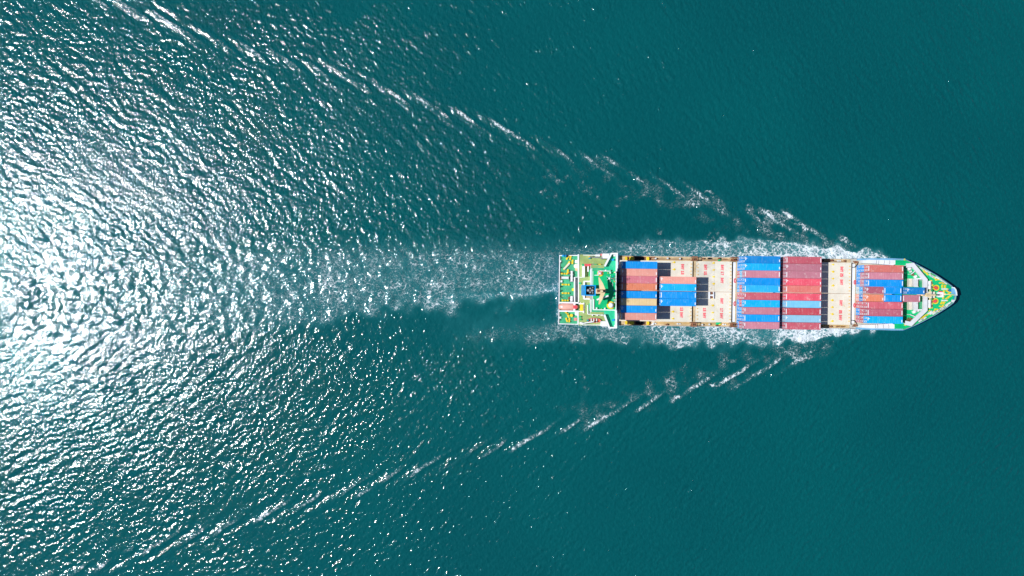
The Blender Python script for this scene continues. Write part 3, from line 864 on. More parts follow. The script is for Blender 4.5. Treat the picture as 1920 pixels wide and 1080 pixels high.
# platform with shackle, ahead of the mast house
u0, v0 = LP(1760, 556.2, 10.9); u1, v1 = LP(1768.5, 549, 10.9)
m = MB(); m.wall([(u0, v0), (u1, v0), (u1, v1), (u0, v1)], .4, Z, 10.8, True); pf = m.build('hatchway', M['white'], ship)
MB().box(u0 + .21, u1 - .21, v0 + .21, v1 - .21, Z, 10.5).build('hatch_lid', M['cream'], pf)
u, v = LP(1763, 547, 10.5); m = MB(); m.cyl(u, v, Z, 10.7, .4, .3); m.cyl(u + .6, v, Z, 10.6, .3, .2); m.build('valve', M['red'], ship)
# foremast with cross tree
u, v = LP(1735, 553, 17); m = MB()
mu = LP(1730, 553, 13)[0]; mv = LP(1730, 553, 13)[1]
m.tube((mu, mv, Z), (mu, mv, 20.0), .42, 12, r2=.28)
m.box(mu - 2.0, mu + .4, mv - .35, mv + .35, 13.05, 13.4)
m.tube((mu, mv - 1.9, 17.2), (mu, mv + 1.9, 17.2), .16, 8); m.tube((mu, mv, 20), (mu, mv, 21.5), .09, 6)
m.box(mu - .5, mu + .9, mv - .6, mv + .6, 15.2, 15.35)
m.tube((mu + 2.2, mv - .1, 12.2), (mu, mv, 17.0), .14, 8)
m.build('foremast', M['mast_cream'], ship)
# jackstaff and stem platform
p = LP(1772, 551.8, 10.6); q = LP(1792, 553.3, 12.6)
m = MB(); m.tube((p[0], p[1], 10.5), (q[0], q[1], 12.6), .14, 8, r2=.1); m.box(p[0] - .5, p[0] + .3, p[1] - .3, p[1] + .3, Z, 10.6); m.build('jackstaff', M['mast_cream'], ship)
def pp(a, b, z): return LP(1695 + a / 13.5, 480 + b / 13.5, z)
stem = [pp(1205, 800, 11.8), pp(1260, 800, 11.8), pp(1300, 850, 11.8), pp(1322, 920, 11.8), pp(1330, 1000, 11.8), pp(1300, 1022, 11.8), pp(1275, 960, 11.8), pp(1205, 960, 11.8)]
m = MB(); m.prism(stem, 11.6, 11.75); m.build('stem_platform', M['hull_pale_blue'], ship)
MB().wall([pp(1205, 800, 11.8), pp(1262, 802, 11.8), pp(1302, 852, 11.8), pp(1320, 920, 11.8), pp(1328, 1000, 11.8)], .28, 11.75, 12.1).build('stem_rail', M['white'], ship)
def pq(a, b, z): return LP(1695 + a / 13.5, 545 + b / 13.5, z)
MB().prism([pq(1205, 232, 11.8), pq(1300, 232, 11.8), pq(1262, 295, 11.8), pq(1205, 292, 11.8)], 11.6, 11.8).build('stem_platform', M['offwhite'], ship)
u, v = LP(1782, 544, 10.6); MB().box(u - .6, u + .5, v - .45, v + .3, Z, 10.8).build('deck_locker', M['hull_blue'], ship)

# ------------------------------------------------------------------ stern and accommodation
def bx(name, px0, py0, px1, py1, z0, z1, mat, parent=ship, top=None):
    u0, v0 = LP(px0, py1, z1); u1, v1 = LP(px1, py0, z1)
    m = MB(); m.box(u0, u1, v0, v1, z0, z1)
    return m.build(name, mat, parent)
house = None
def tier(px0, px1, hw_or_y, z0, z1, topmat, name='deckhouse'):
    u0 = LP(px0, 540, z1)[0]; u1 = LP(px1, 540, z1)[0]
    if isinstance(hw_or_y, tuple): v1 = LP((px0 + px1) / 2, hw_or_y[0], z1)[1]; v0 = LP((px0 + px1) / 2, hw_or_y[1], z1)[1]
    else: v0, v1 = -hw_or_y, hw_or_y
    o = MB().box(u0, u1, v0, v1, z0, z1 - .06).build(name, M['white'], ship)
    MB().box(u0 - .1, u1 + .0, v0 - .1, v1 + .1, z1 - .058, z1).build('deck_plate', topmat, o)
    return o, (u0, u1, v0, v1)
t1, b1 = tier(1086.5, 1154, 12.40, 7.31, 11.0, M['olive'])
t2, b2 = tier(1108, 1154, (497, 589), 11.002, 14.0, M['olive'])
t2b, _ = tier(1095, 1107.6, (528, 560.5), 11.002, 14.0, M['olive'], 'engine_casing')
t3, b3 = tier(1110.5, 1155, (503, 585), 14.002, 20.6, M['green_faded'])
t4, b4 = tier(1112.6, 1155.6, (508.5, 581), 20.602, 23.4, M['green'], 'wheelhouse')
# windows on the front and sides
def windows(parent, u, vs, z, w_, h_, face):
    for v in vs:
        m = MB()
        if face == 'f': m.box(u - .02, u + .05, v - w_ / 2, v + w_ / 2, z - h_ / 2, z + h_ / 2)
        else: m.box(v - w_ / 2, v + w_ / 2, u - .05, u + .05, z - h_ / 2, z + h_ / 2)
        m.build('window', M['glass'], parent)
windows(t4, b4[1], [b4[2] + .8 + i * 1.22 for i in range(10)], 22.2, .95, 1.1, 'f')
for z in (15.8, 18.6): windows(t3, b3[1], [b3[2] + 1.2 + i * 2.1 for i in range(7)], z, .8, .8, 'f')
for s in (2, 3):
    windows(t3, b3[s], [b3[0] + 1.2 + i * 2.0 for i in range(4)], 18.4, .7, .7, 's')
    windows(t1, b1[s], [b1[0] + 1.2 + i * 2.2 for i in range(5)], 9.8, .6, .6, 's')
# white parapets as seen from above
def wl(name, pts, z, h=1.0, wd=.3, mat='white_clean'):
    P = [LP(a, b, z + h) for a, b in pts]
    return MB().wall(P, wd, z, z + h).build(name, M[mat], ship)
wl('parapet', [(1108, 505), (1108, 527.7), (1095.6, 527.7), (1095.6, 560.3), (1108, 560.7), (1108, 584.5)], 14.0, 1.0, .42)
wl('parapet', [(1102.6, 499), (1102.6, 509.5)], 11.0, 1.1, .4)
wl('parapet', [(1102.3, 572), (1102.3, 589), (1134, 591)], 11.0, 1.1, .2)
wl('parapet', [(1113, 515), (1113, 527.6), (1121, 527.6)], 20.6, 1.2, .3)
wl('parapet', [(1121.8, 508), (1121.8, 516), (1115, 516)], 23.4, .7, .22)
wl('parapet', [(1124, 507.9), (1145, 508.4)], 23.4, .8, .22)
wl('parapet', [(1113.2, 561), (1113.2, 580.6), (1155, 581.5)], 23.4, .5, .3)
wl('parapet', [(1155.3, 503), (1155, 588)], 23.4, .4, .24)
wl('parapet', [(1085, 476.6), (1085, 519)], 7.95, 3.15, .32)
wl('parapet', [(1085, 519), (1085, 566)], 7.95, 3.15, .28)
wl('parapet', [(1077.8, 519.5), (1077.8, 566)], 7.95, 3.0, .3)
wl('parapet', [(1077.8, 519.8), (1096.5, 519.8)], 10.5, .7, .16)
wl('parapet', [(1084.3, 583), (1084.3, 608.5)], 7.95, 3.1, .22)
wl('parapet', [(1090, 498), (1136, 499.5)], 11.0, .9, .12)
for px in (1111, 1120, 1129): wl('parapet', [(px, 589.3), (px, 592.5)], 11.0, 1.0, .3)
bx('stair_hood', 1092.2, 499, 1096.6, 519, 11.0, 12.9, M['white_clean'])
# engine-room skylight strip between the two white walls
u0, v0 = LP(1080, 564, 9.5); u1, v1 = LP(1082.6, 521.5, 9.5)
MB().box(u0, u1, v0, v1, 7.95, 9.4).build('skylight', M['steel'], ship)
for s_, ya, yb in ((0, 512, 518), (1, 575, 583)): bx('cable_trunk', 1104, ya - 6, 1106, yb, 11.0, 11.7, M['green'])
bx('stair_hood', 1092.5, 545, 1094.8, 555.5, 11.0, 12.3, M['white'])
bx('stair_well', 1092.9, 546.5, 1094.4, 553.5, 12.302, 12.33, M['black'])  # black plate on the hood, painting in the dark of a well
# aft rails
m = MB(); pts = [(8.1, 12.3), (.25, 12.2), (.25, -12.2), (8.1, -12.3)]
m.wall(pts, .3, 7.91, 8.35); m.build('gunwale', M['white'], ship)
m = MB()
for k in range(14): m.box(.55, .75, -11 + k * 1.7, -10.6 + k * 1.7, 7.91, 8.6)
for k in range(8): m.box(1.0, 1.25, -3 + k * 1.3, -2.7 + k * 1.3, 7.91, 8.5)
m.build('stern_fairlead', M['black'], ship)
# side gunwales of the accommodation deck
for s in (1, -1): MB().wall([(8.3, s * 12.28), (20.5, s * 12.28)], .22, 11.0, 11.5).build('railing', M['white'], ship)
# bridge wings
def wing(poly, inner, s):
    z = 20.9
    P = [LP(a, b, z) for a, b in poly]
    o = MB().prism(P, z - .35, z).build('bridge_wing', M['green_wing'], ship)
    L = [LP(a, b, z + 1.7) for a, b in inner]
    MB().wall(L, .5, z, z + 1.7).build('wing_screen', M['white_clean'], o)  # its front leg is lengthened inboard, added to block a sunlit gap
    return o
wT = wing([(1145.8, 474.8), (1157, 474.8), (1157, 509), (1133, 509), (1133, 499.8)], [(1134.2, 499.2), (1146.6, 475.4), (1157, 475.4), (1157, 508.8)], 1)
wB = wing([(1132.5, 579), (1156, 579), (1156, 615), (1141.5, 615), (1132.5, 590)], [(1133.4, 590), (1142.6, 614.6), (1155.6, 614.4), (1155.6, 580)], -1)
for (a, b, c, d_) in ((1130.5, 475.5, 1142, 484.5), (1127.8, 602.5, 1140, 612)):
    bx('wing_house', a, b, c, d_, 11.0, 14.5, M['white_clean'])
for (ya, yb) in ((477, 503), (588, 609)):
    z = 19.5; m = MB()
    for x in (1158.2, 1160.5):
        p = LP(x, ya, z); q = LP(x, yb, z); m.wall([p, q], .2, z - .2, z)
    y = ya
    while y < yb:
        p = LP(1158.2, y, z); q = LP(1160.5, y, z); m.wall([p, q], .14, z - .16, z - .04); y += 2.2
    for y in (ya, yb):
        p = LP(1156, y, z); q = LP(1160.5, y, z); m.wall([p, q], .24, z - .3, z - .02)
    m.build('front_walkway', M['white_clean'], ship)
for (a, b) in ((1152, 479), (1150, 600), (1154, 611), (1149, 487)):
    u, v = LP(a, b, 22); m = MB(); m.box(u - .3, u + .3, v - .22, v + .22, 20.91, 22.0); m.box(u - .36, u + .36, v - .3, v + .3, 22.0, 22.15); m.build('control_stand', M['white' if a > 1151 else 'bright_blue'], ship)
# funnel
zf = 26.0
u0, v0 = LP(1097.5, 553.5, zf); u1, v1 = LP(1116.5, 535.5, zf)
m = MB(); m.wall([(u0, v0), (u1, v0), (u1, v1), (u0, v1)], .34, 14.0, zf, True); fn = m.build('funnel', M['bright_blue'], ship)
MB().box(u0 + .18, u1 - .18, v0 + .18, v1 - .18, 14.0, 24.3).build('funnel_top', M['black'], fn)
m = MB(); 
for (a, b, r) in ((.28, .5, .42), (.5, .3, .3), (.5, .7, .3), (.7, .5, .38), (.75, .25, .2), (.75, .78, .2)):
    m.cyl(u0 + (u1 - u0) * a, v0 + (v1 - v0) * b, 24.3, 25.6, r, r, 12)
m.build('exhaust_pipe', M['steel'], fn)
m = MB(); m.box(u0 + .3, u1 - .3, (v0 + v1) / 2 - .1, (v0 + v1) / 2 + .1, 25.0, 25.2); m.build('funnel_beam', M['rust'], fn)
# platform beside the funnel
bx('casing_platform', 1110, 554.5, 1119, 562, 14.0, 22.0, M['sand_grey'])
bx('casing_platform', 1099, 554.5, 1109, 559.5, 14.0, 15.2, M['sand'])
# radar mast: swept cream yards, standing over the wheelhouse
zm = 28.4
A = lambda a, b, z=zm: LP(a, b, z)
m = MB()
m.prism([A(1122.2, 520), A(1123.8, 520), A(1130.5, 531), A(1136, 545), A(1130, 549), A(1124.5, 545)], zm - .45, zm)
m.prism([A(1122.2, 570.5), A(1124.5, 570.5), A(1130, 560), A(1135.6, 546), A(1129.8, 546.2), A(1125, 553)], zm - .47, zm - .02)
m.box(A(1118, 545)[0], A(1129, 545)[0], A(1120, 550.5)[1], A(1120, 541.5)[1], zm - 1.4, zm + .03)
mc = A(1127, 546); m.tube((mc[0], mc[1], 23.4), (mc[0], mc[1], zm + 2.4), .7, 12, r2=.35)
m.build('radar_mast', M['mast_cream'], ship)
m = MB()
for k in range(7): q = A(1120 + k * 2.2, 545.6); m.box(q[0] - .12, q[0] + .12, q[1] - .5 + .06 * k, q[1] + .5, zm + .04, zm + .34)
m.build('mast_fitting', M['rust'], ship)
# radar scanner bar
p = LP(1119, 562.2, 27.0); q = LP(1140.5, 554.6, 27.0)
m = MB(); m.tube((p[0], p[1], 27.0), (q[0], q[1], 27.0), .30, 10)
cx_, cy_ = (p[0] * .65 + q[0] * .35), (p[1] * .65 + q[1] * .35)
m.tube((cx_, cy_, 23.4), (cx_, cy_, 26.9), .3, 10); m.box(cx_ - .45, cx_ + .45, cy_ - .45, cy_ + .45, 26.1, 26.6)
m.build('radar_scanner', M['white_clean'], ship)
# satellite domes and small roof gear
def dome(px, py, z, rb, rw, base, name='satellite_dome'):
    u, v = LP(px, py, z + .8); m = MB(); m.cyl(u, v, z + .002, z + .5, rb, rb * .96, 20); o = m.build('dome_base', M[base], ship)
    m = MB(); m.cyl(u, v, z + .5, z + 1.0, rw, rw, 20); m.dome(u, v, z + 1.0, rw, rw * .9, 20, 6); m.build(name, M['white_clean'], o, True)
dome(1145.5, 572.3, 23.4, 1.32, .86, 'yellow')
u, v = LP(1126, 512.5, 24.2)
m = MB(); m.cyl(u, v, 23.402, 23.6, 1.0, 1.0, 20); o = m.build('dome_base', M['yellow'], ship)
MB().box(u - .85, u + .55, v - .5, v + .9, 23.605, 24.0).build('base_plate', M['pale_red'], o); MB().dome(u - .1, v - .05, 24.0, .42, .4).build('searchlight', M['white_clean'], o, True)
for (px, py, r, z1, mt) in ((1144.5, 511.5, .3, 24.6, 'white_clean'), (1143, 522, .36, 25.6, 'white_clean'), (1154, 510.5, .28, 24.2, 'white_clean'), (1152.5, 510.5, .2, 24.0, 'yellow'), (1140, 512, .16, 23.9, 'yellow'), (1152.5, 528, .2, 24.0, 'yellow'), (1119, 578, .3, 24.3, 'white_clean'), (1134.5, 578.5, .3, 24.2, 'white_clean'), (1128, 579, .15, 24.0, 'yellow'), (1150, 518, .2, 25, 'bright_blue'), (1151.5, 544.5, .2, 24.3, 'bright_blue'), (1153, 567, .22, 24.1, 'cream'), (1153, 562, .2, 24.1, 'orange_yellow'), (1136, 507, .3, 24.3, 'white_clean')):
    u, v = LP(px, py, z1); m = MB(); m.cyl(u, v, 23.402, z1 - .2, r * .45); m.dome(u, v, z1 - .25, r, r * .9, 12, 5); m.build('roof_aerial', M[mt], ship, False)
m = MB(); u, v = LP(1143, 522, 25.6)
for k in range(5): m.tube((u, v, 25.3), (u + math.cos(k * 1.25) * 1.2, v + math.sin(k * 1.25) * 1.2, 25.2), .05, 5)
m.build('aerial_arm', M['white_clean'], ship)
for k, (px, py) in enumerate(((1150, 524), (1153, 522), (1148, 533), (1151, 565), (1149, 560))):
    u, v = LP(px, py, 25); m = MB(); m.tube((u, v, 23.4), (u, v, 26.5), .06, 6); m.tube((u, v - .6, 25.8), (u, v + .6, 25.8), .05, 5); m.build('whip_aerial', M['steel'], ship)

# gear on the accommodation deck
REDL = MB().box(-.34, .34, -.36, .36, 0, .9).box(-.3, .3, -.4, .4, .9, 1.0).mesh('life_raft', M['pale_red'])
def raft_mesh(mt):
    m = MB(); m.tube((-.42, 0, .6), (.42, 0, .6), .42, 14); m.box(-.3, -.2, -.4, .4, 0, .35); m.box(.2, .3, -.4, .4, 0, .35)
    return m.mesh('gas_bottle', M[mt])
for i, (px, mt) in enumerate(((1094, 'green'), (1096.7, 'red'), (1099.4, 'red'), (1102.1, 'red'), (1104.8, 'red'), (1107.5, 'red'), (1112, 'steel'), (1116.5, 'green'), (1124.7, 'yellow'))):
    u, v = LP(px, 496.8, 12); o = link('storage_drum', raft_mesh(mt), ship); o.location = (u, v, 11.002); o.rotation_euler = (0, 0, R(90) if mt == 'red' else 0)
# life raft canister and hose reel on the upper side
u, v = LP(1121, 479, 12); m = MB(); m.tube((u - .85, v, 11.9), (u + .7, v, 11.9), .42, 14); m.box(u - .6, u - .4, v - .4, v + .4, 11.0, 11.6); m.box(u + .3, u + .5, v - .4, v + .4, 11.0, 11.6)
m.build('raft_canister', M['white_clean'], ship)
u, v = LP(1127.5, 477.5, 12); MB().box(u - .3, u + .3, v - .3, v + .3, 11.002, 12).build('raft_release', M['pale_red'], ship)
p = LP(1107, 481.5, 14); q = LP(1130, 484.2, 14)
m = MB(); m.tube((p[0], p[1], 13.6), (q[0], q[1], 14.0), .2, 8); m.cyl(q[0], q[1], 11, 14, .3); m.build('stores_crane', M['steel'], ship)
u, v = LP(1105, 481.3, 13); m = MB(); m.dome(u, v, 13.2, .38, .4, 10, 5); m.cyl(u, v, 11, 13.2, .22); m.build('crane_post', M['orange_yellow'], ship)
u, v = LP(1105.5, 484, 12); MB().box(u - .3, u + .3, v - .25, v + .25, 11.002, 11.8).build('deck_locker', M['teal'], ship)
for (px, py) in ((1087, 594), (1087.5, 599), (1086.5, 531)):
    u, v = LP(px, py, 11.5); MB().box(u - .2, u + .5, v - .3, v + .3, 11.002, 11.7).build('deck_locker', M['green'], ship)
# davit arm above the rescue boat
p = LP(1091, 606.8, 14); q = LP(1112.5, 603, 14)
m = MB(); m.tube((p[0], p[1], 13.8), (q[0], q[1], 14.3), .2, 8); m.tube((p[0], p[1], 11), (p[0], p[1], 13.8), .28, 10); m.box(p[0] - .5, p[0] + .5, p[1] - .4, p[1] + .4, 11.002, 11.8)
m.build('davit', M['white_clean'], ship)
# gear on the poop
TZ = lambda a, b: (1040 + a / 14.4, 470 + b / 14.4)
TZ2 = lambda a, b: (1040 + a / 14.4, 540 + b / 14.4)
PZ = 7.9
for (a, b, r, big) in ((350, 190, .9, 1), (425, 190, 1.4, 1), (480, 300, 1.5, 1), (395, 310, 1.0, 0), (350, 375, .9, 1), (280, 465, .9, 1), (230, 620, 0, 1), (325, 622, 0, 0), (355, 560, 1.5, 1), (250, 915, 0, 1), (345, 918, 0, 1)):
    put('bollard' if big else 'roller_fairlead', BOL if big else ROL, *TZ(a, b), PZ, r, 1.05)
for (a, b, r, big) in ((250, 140, 0, 1), (340, 140, 0, 1), (215, 335, 0, 0), (320, 335, 0, 1), (330, 680, -.7, 1), (365, 740, -1.2, 1), (325, 865, -1.2, 1), (395, 870, 1.5, 1)):
    put('bollard' if big else 'roller_fairlead', BOL if big else ROL, *TZ2(a, b), PZ, r, 1.05)
u, v = LP(1062.8, 499, 8.6); m = MB(); m.tube((u - 1.0, v - 1.1, 8.4), (u + 1.0, v + 1.1, 8.4), .38, 12); m.build('mooring_roller', M['cream'], ship)
def winch(px0, py0, px1, py1, along, mat='white', z=PZ):
    u0, v0 = LP(px0, py1, z + 1); u1, v1 = LP(px1, py0, z + 1); um, vm = (u0 + u1) / 2, (v0 + v1) / 2
    fr = MB()
    fr.box(u0, u1, v0, v1, z, z + .15)
    if along == 'v':
        m = MB(); r = (u1 - u0) * .40
        m.tube((um, v0 + .3, z + 1.0), (um, v1 - .3, z + 1.0), r * .75, 16)
        n = 4
        for k in range(n): vv = v0 + .2 + (v1 - v0 - .4) * k / (n - 1); m.tube((um, vv - .07, z + 1.0), (um, vv + .07, z + 1.0), r * 1.15, 16)
    else:
        m = MB(); r = (v1 - v0) * .45
        m.tube((u0 + .1, vm, z + .8), (u1 - .1, vm, z + .8), r, 16)
        for uu in (u0, u1): m.tube((uu - .06, vm, z + .8), (uu + .06, vm, z + .8), r * 1.15, 16)
    o = m.build('mooring_winch', M[mat], ship)
    fr.build('winch_bed', M['black'], o)
    MB().box(u1 + .02, u1 + .6, v0 + .4, v0 + 1.0, z, z + .9).build('winch_motor', M['black'], o)
    MB().box(u0 - .5, u0 - .02, v1 - 1.2, v1 - .5, z, z + .8).build('gearbox', M['rust'], o)
winch(1068.5, 507.5, 1075.5, 528.5, 'v')
winch(1053, 518, 1066, 523.5, 'u')
winch(1068, 554.5, 1075.5, 566, 'v')
for (px, py, r, h, mt, nm) in ((1080, 499, .75, .5, 'cream', 'rope_reel'), (1081.5, 505, .6, .45, 'sand', 'rope_reel'), (1071.3, 591.5, .5, .9, 'yellow', 'capstan')):
    u, v = LP(px, py, 8.6); m = MB(); m.cyl(u, v, PZ, PZ + h, r, r * .9, 16); m.cyl(u, v, PZ + h, PZ + h + .12, r * 1.1, r * 1.05, 16); m.cyl(u, v, PZ + h + .12, PZ + h + .25, r * .4); m.build(nm, M[mt], ship)
for (px, py, s_, mt, h) in ((1081.2, 490.5, 5.2, 'white_clean', 1.3), (1081.3, 588.3, 5.2, 'white_clean', 2.0), (1078.7, 598.5, 4.6, 'pale_red', .9), (1052.5, 527.6, 3, 'white', .7), (1074.5, 543, 4, 'yellow', .7), (1050.5, 490, 3, 'white', .5), (1050.5, 595.5, 3, 'white', .5)):
    u, v = LP(px, py, PZ + h); q = s_ / 2 / 5.2; m = MB(); m.box(u - q, u + q, v - q, v + q, PZ, PZ + h); m.box(u - q - .05, u + q + .05, v - q - .05, v + q + .05, PZ + h, PZ + h + .07); m.build('deck_locker', M[mt], ship)
for px in (1057, 1060.8): 
    u, v = LP(px, 479.7, 8.5); MB().box(u - .55, u + .5, v - .3, v + .3, PZ, 8.6).cyl(u, v, 8.6, 8.8, .2).build('deck_locker', M['bright_blue'], ship)
u, v = LP(1063.5, 480.3, 8.5); MB().box(u - .4, u + .4, v - .4, v + .4, PZ, 8.7).build('deck_locker', M['black'], ship)
# free-fall lifeboat in its cradle
zc = 11.6
u0, va = LP(1047.5, 567.4, zc); u1, vb = LP(1096, 569, zc); _, vc = LP(1047.5, 583.2, zc)
m = MB()
for v in (va, vc): m.box(u0, LP(1085.5, 540, zc)[0], v - .24, v + .24, zc - .5, zc)
for v in (va, vc):
    for uu in (.8, 4.5, 7.4): m.box(uu, uu + .35, v - .18, v + .18, 7.9, zc - .5)
ux = LP(1077.5, 540, zc)[0]; m.box(ux - .32, ux + .32, vc + .24, va - .24, zc - .3, zc + .02)
ux = LP(1095.5, 540, zc)[0]; m.box(ux - .3, ux + .1, vc - .6, va + .1, 11.002, zc)
m.box(LP(1085.6, 540, zc)[0], ux - .3, va - .5, va - .1, zc - .4, zc - .01); m.box(LP(1085.6, 540, zc)[0], ux - .3, vc + .1 - .3, vc + .1, zc - .4, zc - .01)
m.build('lifeboat_cradle', M['white_clean'], ship)
u2, v2 = LP(1088, 583, 12.2); u3, v3 = LP(1093.6, 570.5, 12.2)
MB().box(u2, u3, v2, v3, 11.002, 12.1).box(u2 + .2, u3 - .2, v2 + .3, v3 - .3, 12.1, 12.2).build('ramp_locker', M['yellow'], ship)

def boat(name, length, half, ht, mats, canopy, label, cat, px0, px1, py, z):
    """hull lofted from stations; the canopy rises from the gunwale"""
    root = bpy.data.objects.new(name, None); COL.objects.link(root)
    ua, v = LP(px0, py, z + ht); ub, _ = LP(px1, py, z + ht)
    um = (ua + ub) / 2; X, Y = W2(um, v)
    root.location = (X, Y, z); root.rotation_euler = (0, 0, TH)
    L = ub - ua
    tag(root, label, cat)
    n = 13; rings = []; up = []
    for i in range(n):
        t_ = i / (n - 1); x = -L / 2 + L * t_
        wdt = half * (min(1, .62 + t_ * 2.2) if t_ < .2 else 1.0) * (1 - max(0, (t_ - .62) / .38) ** 2.2 * .93)
        rings.append([(x, -wdt, ht * .45), (x, -wdt * .75, ht * .12), (x, 0, 0), (x, wdt * .75, ht * .12), (x, wdt, ht * .45)])
        hh = ht * (.62 + .38 * math.sin(math.pi * min(1, .15 + t_ * .85))) if canopy else ht * .5
        up.append([(x, -wdt, ht * .451), (x, -wdt * .8, hh * .88), (x, -wdt * .3, hh), (x, wdt * .3, hh), (x, wdt * .8, hh * .88), (x, wdt, ht * .451)])
    def loft(rr):
        m = MB(); k = len(rr[0]); vs = [p for r in rr for p in r]; fs = []
        for i in range(len(rr) - 1):
            for j in range(k - 1): fs.append((i * k + j, i * k + j + 1, (i + 1) * k + j + 1, (i + 1) * k + j))
        fs.append(tuple(range(k))); fs.append(tuple(range((len(rr) - 1) * k, len(rr) * k)))
        return m.add(vs, fs)
    loft(rings).build('hull', mats[0], root, False)
    if canopy: loft(up).build('canopy', mats[1], root, False)
    m = MB(); m.wall([(-L / 2, -half * .6), (-L / 2 + L * .2, -half), (L * .12, -half), (L * .36, -half * .72), (L / 2 - .02, 0), (L * .36, half * .72), (L * .12, half), (-L / 2 + L * .2, half), (-L / 2, half * .6)], .12, ht * .42, ht * .52, True)
    m.build('fender', mats[2], root)
    return root, L
lb, L = boat('lifeboat', 7, 1.18, 2.5, (M['boat'], M['boat_pale'], M['red']), True, 'enclosed orange lifeboat held between white cradle beams at the stern', 'lifeboat', 1048.5, 1085.5, 575.2, 9.6)
MB().box(L / 2 - 2.0, L / 2 - .6, -.6, .6, 2.35, 2.75).build('steering_cupola', M['red'], lb)
m = MB(); m.box(-L / 2 + .6, -L / 2 + 1.2, -.3, .3, 2.2, 2.45); m.build('hatch', M['white_clean'], lb)
rb, L = boat('rescue_boat', 5, .78, 1.1, (M['boat'], M['boat'], M['pale_red']), False, 'small open red rescue boat under the white davit on the lower side deck', 'rescue boat', 1102.5, 1127, 600.8, 11.4)
m = MB(); m.box(-L / 2 + .9, L / 2 - 1.1, -.5, .5, .3, .42); m.build('floor', M['rust'], rb)
m = MB(); 
for x in (-1.1, -.2, .8): m.box(x - .14, x + .14, -.66, .66, .5, .6)
m.build('thwart', M['white_clean'], rb)
MB().box(-L / 2 - .35, -L / 2 + .25, -.3, .3, .3, 1.15).build('outboard_motor', M['teal'], rb)
for x in (-1.3, 1.2):
    u, v = LP(1114.5, 600.8, 12.5); MB().box(u + x - .15, u + x + .15, v - .7, v + .7, 11.002, 11.5).build('boat_chock', M['white'], ship)

# ------------------------------------------------------------------ containers
CW = 2.42
def c_body(L, H):
    m = MB(); n = int(L / .15); st = []
    x0, x1 = -L / 2 + .09, L / 2 - .06
    seq = []
    N = n
    for i in range(N + 1):
        x = x0 + (x1 - x0) * i / N
        seq.append((x, 0 if (i // 2) % 2 == 0 else 1))
    vs = []; fs = []
    for x, d_ in seq:
        w_ = CW / 2 - .025 - .035 * d_; h_ = H - .035 - .012 * d_
        vs += [(x, -w_, .06), (x, -w_, h_), (x, w_, h_), (x, w_, .06)]
    for i in range(N):
        a, b = 4 * i, 4 * i + 4
        for k in range(4): fs.append((a + k, b + k, b + (k + 1) % 4, a + (k + 1) % 4))
    fs += [(0, 1, 2, 3), (4 * N + 3, 4 * N + 2, 4 * N + 1, 4 * N)]
    m.add(vs, fs)
    return m.mesh('body', CM['plain blue'])
def c_frame(L, H):
    m = MB(); a = L / 2; b = CW / 2; p = .14
    for x in (-a, a - p):
        for y in (-b, b - p):
            m.box(x, x + p, y, y + p, .12, H - .12)
        m.box(x, x + .12, -b + p, b - p, H - .16, H - .02); m.box(x, x + .12, -b + p, b - p, .02, .18)
        for y in (-b - .008, b - .17):
            for z in (0, H - .118): m.box(x - .004 if x < 0 else x - .03, x + .18 if x < 0 else x + p + .004, y, y + .178, z, z + .118)
    for y in (-b, b - .07):
        m.box(-a + p, a - p, y, y + .07, H - .10, H - .02); m.box(-a + p, a - p, y, y + .07, .02, .16)
    return m.mesh('frame', CM['plain blue'])
def c_door(L, H):
    m = MB(); a = -L / 2
    for y0, y1 in ((-1.07, -.01), (.01, 1.07)):
        m.box(a + .02, a + .085, y0, y1, .20, H - .17)
        for z in (.6, 1.1, 1.6, 2.1): m.box(a + .0, a + .02, y0 + .1, y1 - .1, z - .06, z + .06)
    return m.mesh('door', CM['plain blue'])
def c_bars(L, H):
    m = MB(); a = -L / 2
    for y in (-.85, -.35, .35, .85):
        m.box(a - .05, a - .002, y - .035, y + .035, .15, H - .12)
        for z in (.3, H * .5, H - .3): m.box(a - .06, a - .0, y - .1, y + .1, z - .05, z + .05)
    m.box(a - .012, a - .002, .42, .80, H * .62, H * .86); m.box(a - .012, a - .002, -.80, -.42, H * .66, H * .86); m.box(a - .012, a - .002, -.8, -.42, H * .25, H * .40)
    return m.mesh('locking_bar', M['galv'])
def c_mark(L, H, k):
    out = [MB().box(-L / 2 + .16, -L / 2 + .40, -.85 if k == 0 else -.2, .85, H - .032, H - .012).mesh('roof_marking', M['white_clean'])]
    if k == 2: out[0] = MB().box(-L / 2 + .16, -L / 2 + .40, -.2, .85, H - .032, H - .012).box(-L / 2 + .40, -L / 2 + .8, .3, .5, H - .032, H - .013).mesh('roof_marking', M['white_clean'])
    if k != 1: out.append(MB().box(L / 2 - .42, L / 2 - .16, -.75, .75 if k == 0 else .1, H - .032, H - .012).mesh('roof_marking', M['white_clean']))
    return out
CACHE = {}
def cmesh(L, H):
    k = (round(L, 2), round(H, 2))
    if k not in CACHE: CACHE[k] = (c_body(L, H), c_frame(L, H), c_door(L, H), c_bars(L, H), [c_mark(L, H, i) for i in range(3)])
    return CACHE[k]
def container(u, v, z, L, H, colour, label, group):
    B, F, D_, K, MK = cmesh(L, H)
    r = bpy.data.objects.new('shipping_container', None); COL.objects.link(r)
    X, Y = W2(u, v); r.location = (X, Y, z); r.rotation_euler = (0, 0, TH)
    tag(r, label, 'shipping container', group)
    for nm, me in (('body', B), ('frame', F), ('door', D_)):
        o = link(nm, me, r); o.material_slots[0].link = 'OBJECT'; o.material_slots[0].material = CM[colour]
        if nm == 'door': link('locking_bar', K, o)
    for me in MK[rnd.choice((0, 0, 2, 1))]: link('roof_marking', me, r)
    return r
ORD = ['', 'first', 'second', 'third', 'fourth', 'fifth', 'sixth', 'seventh', 'eighth', 'ninth', 'tenth']
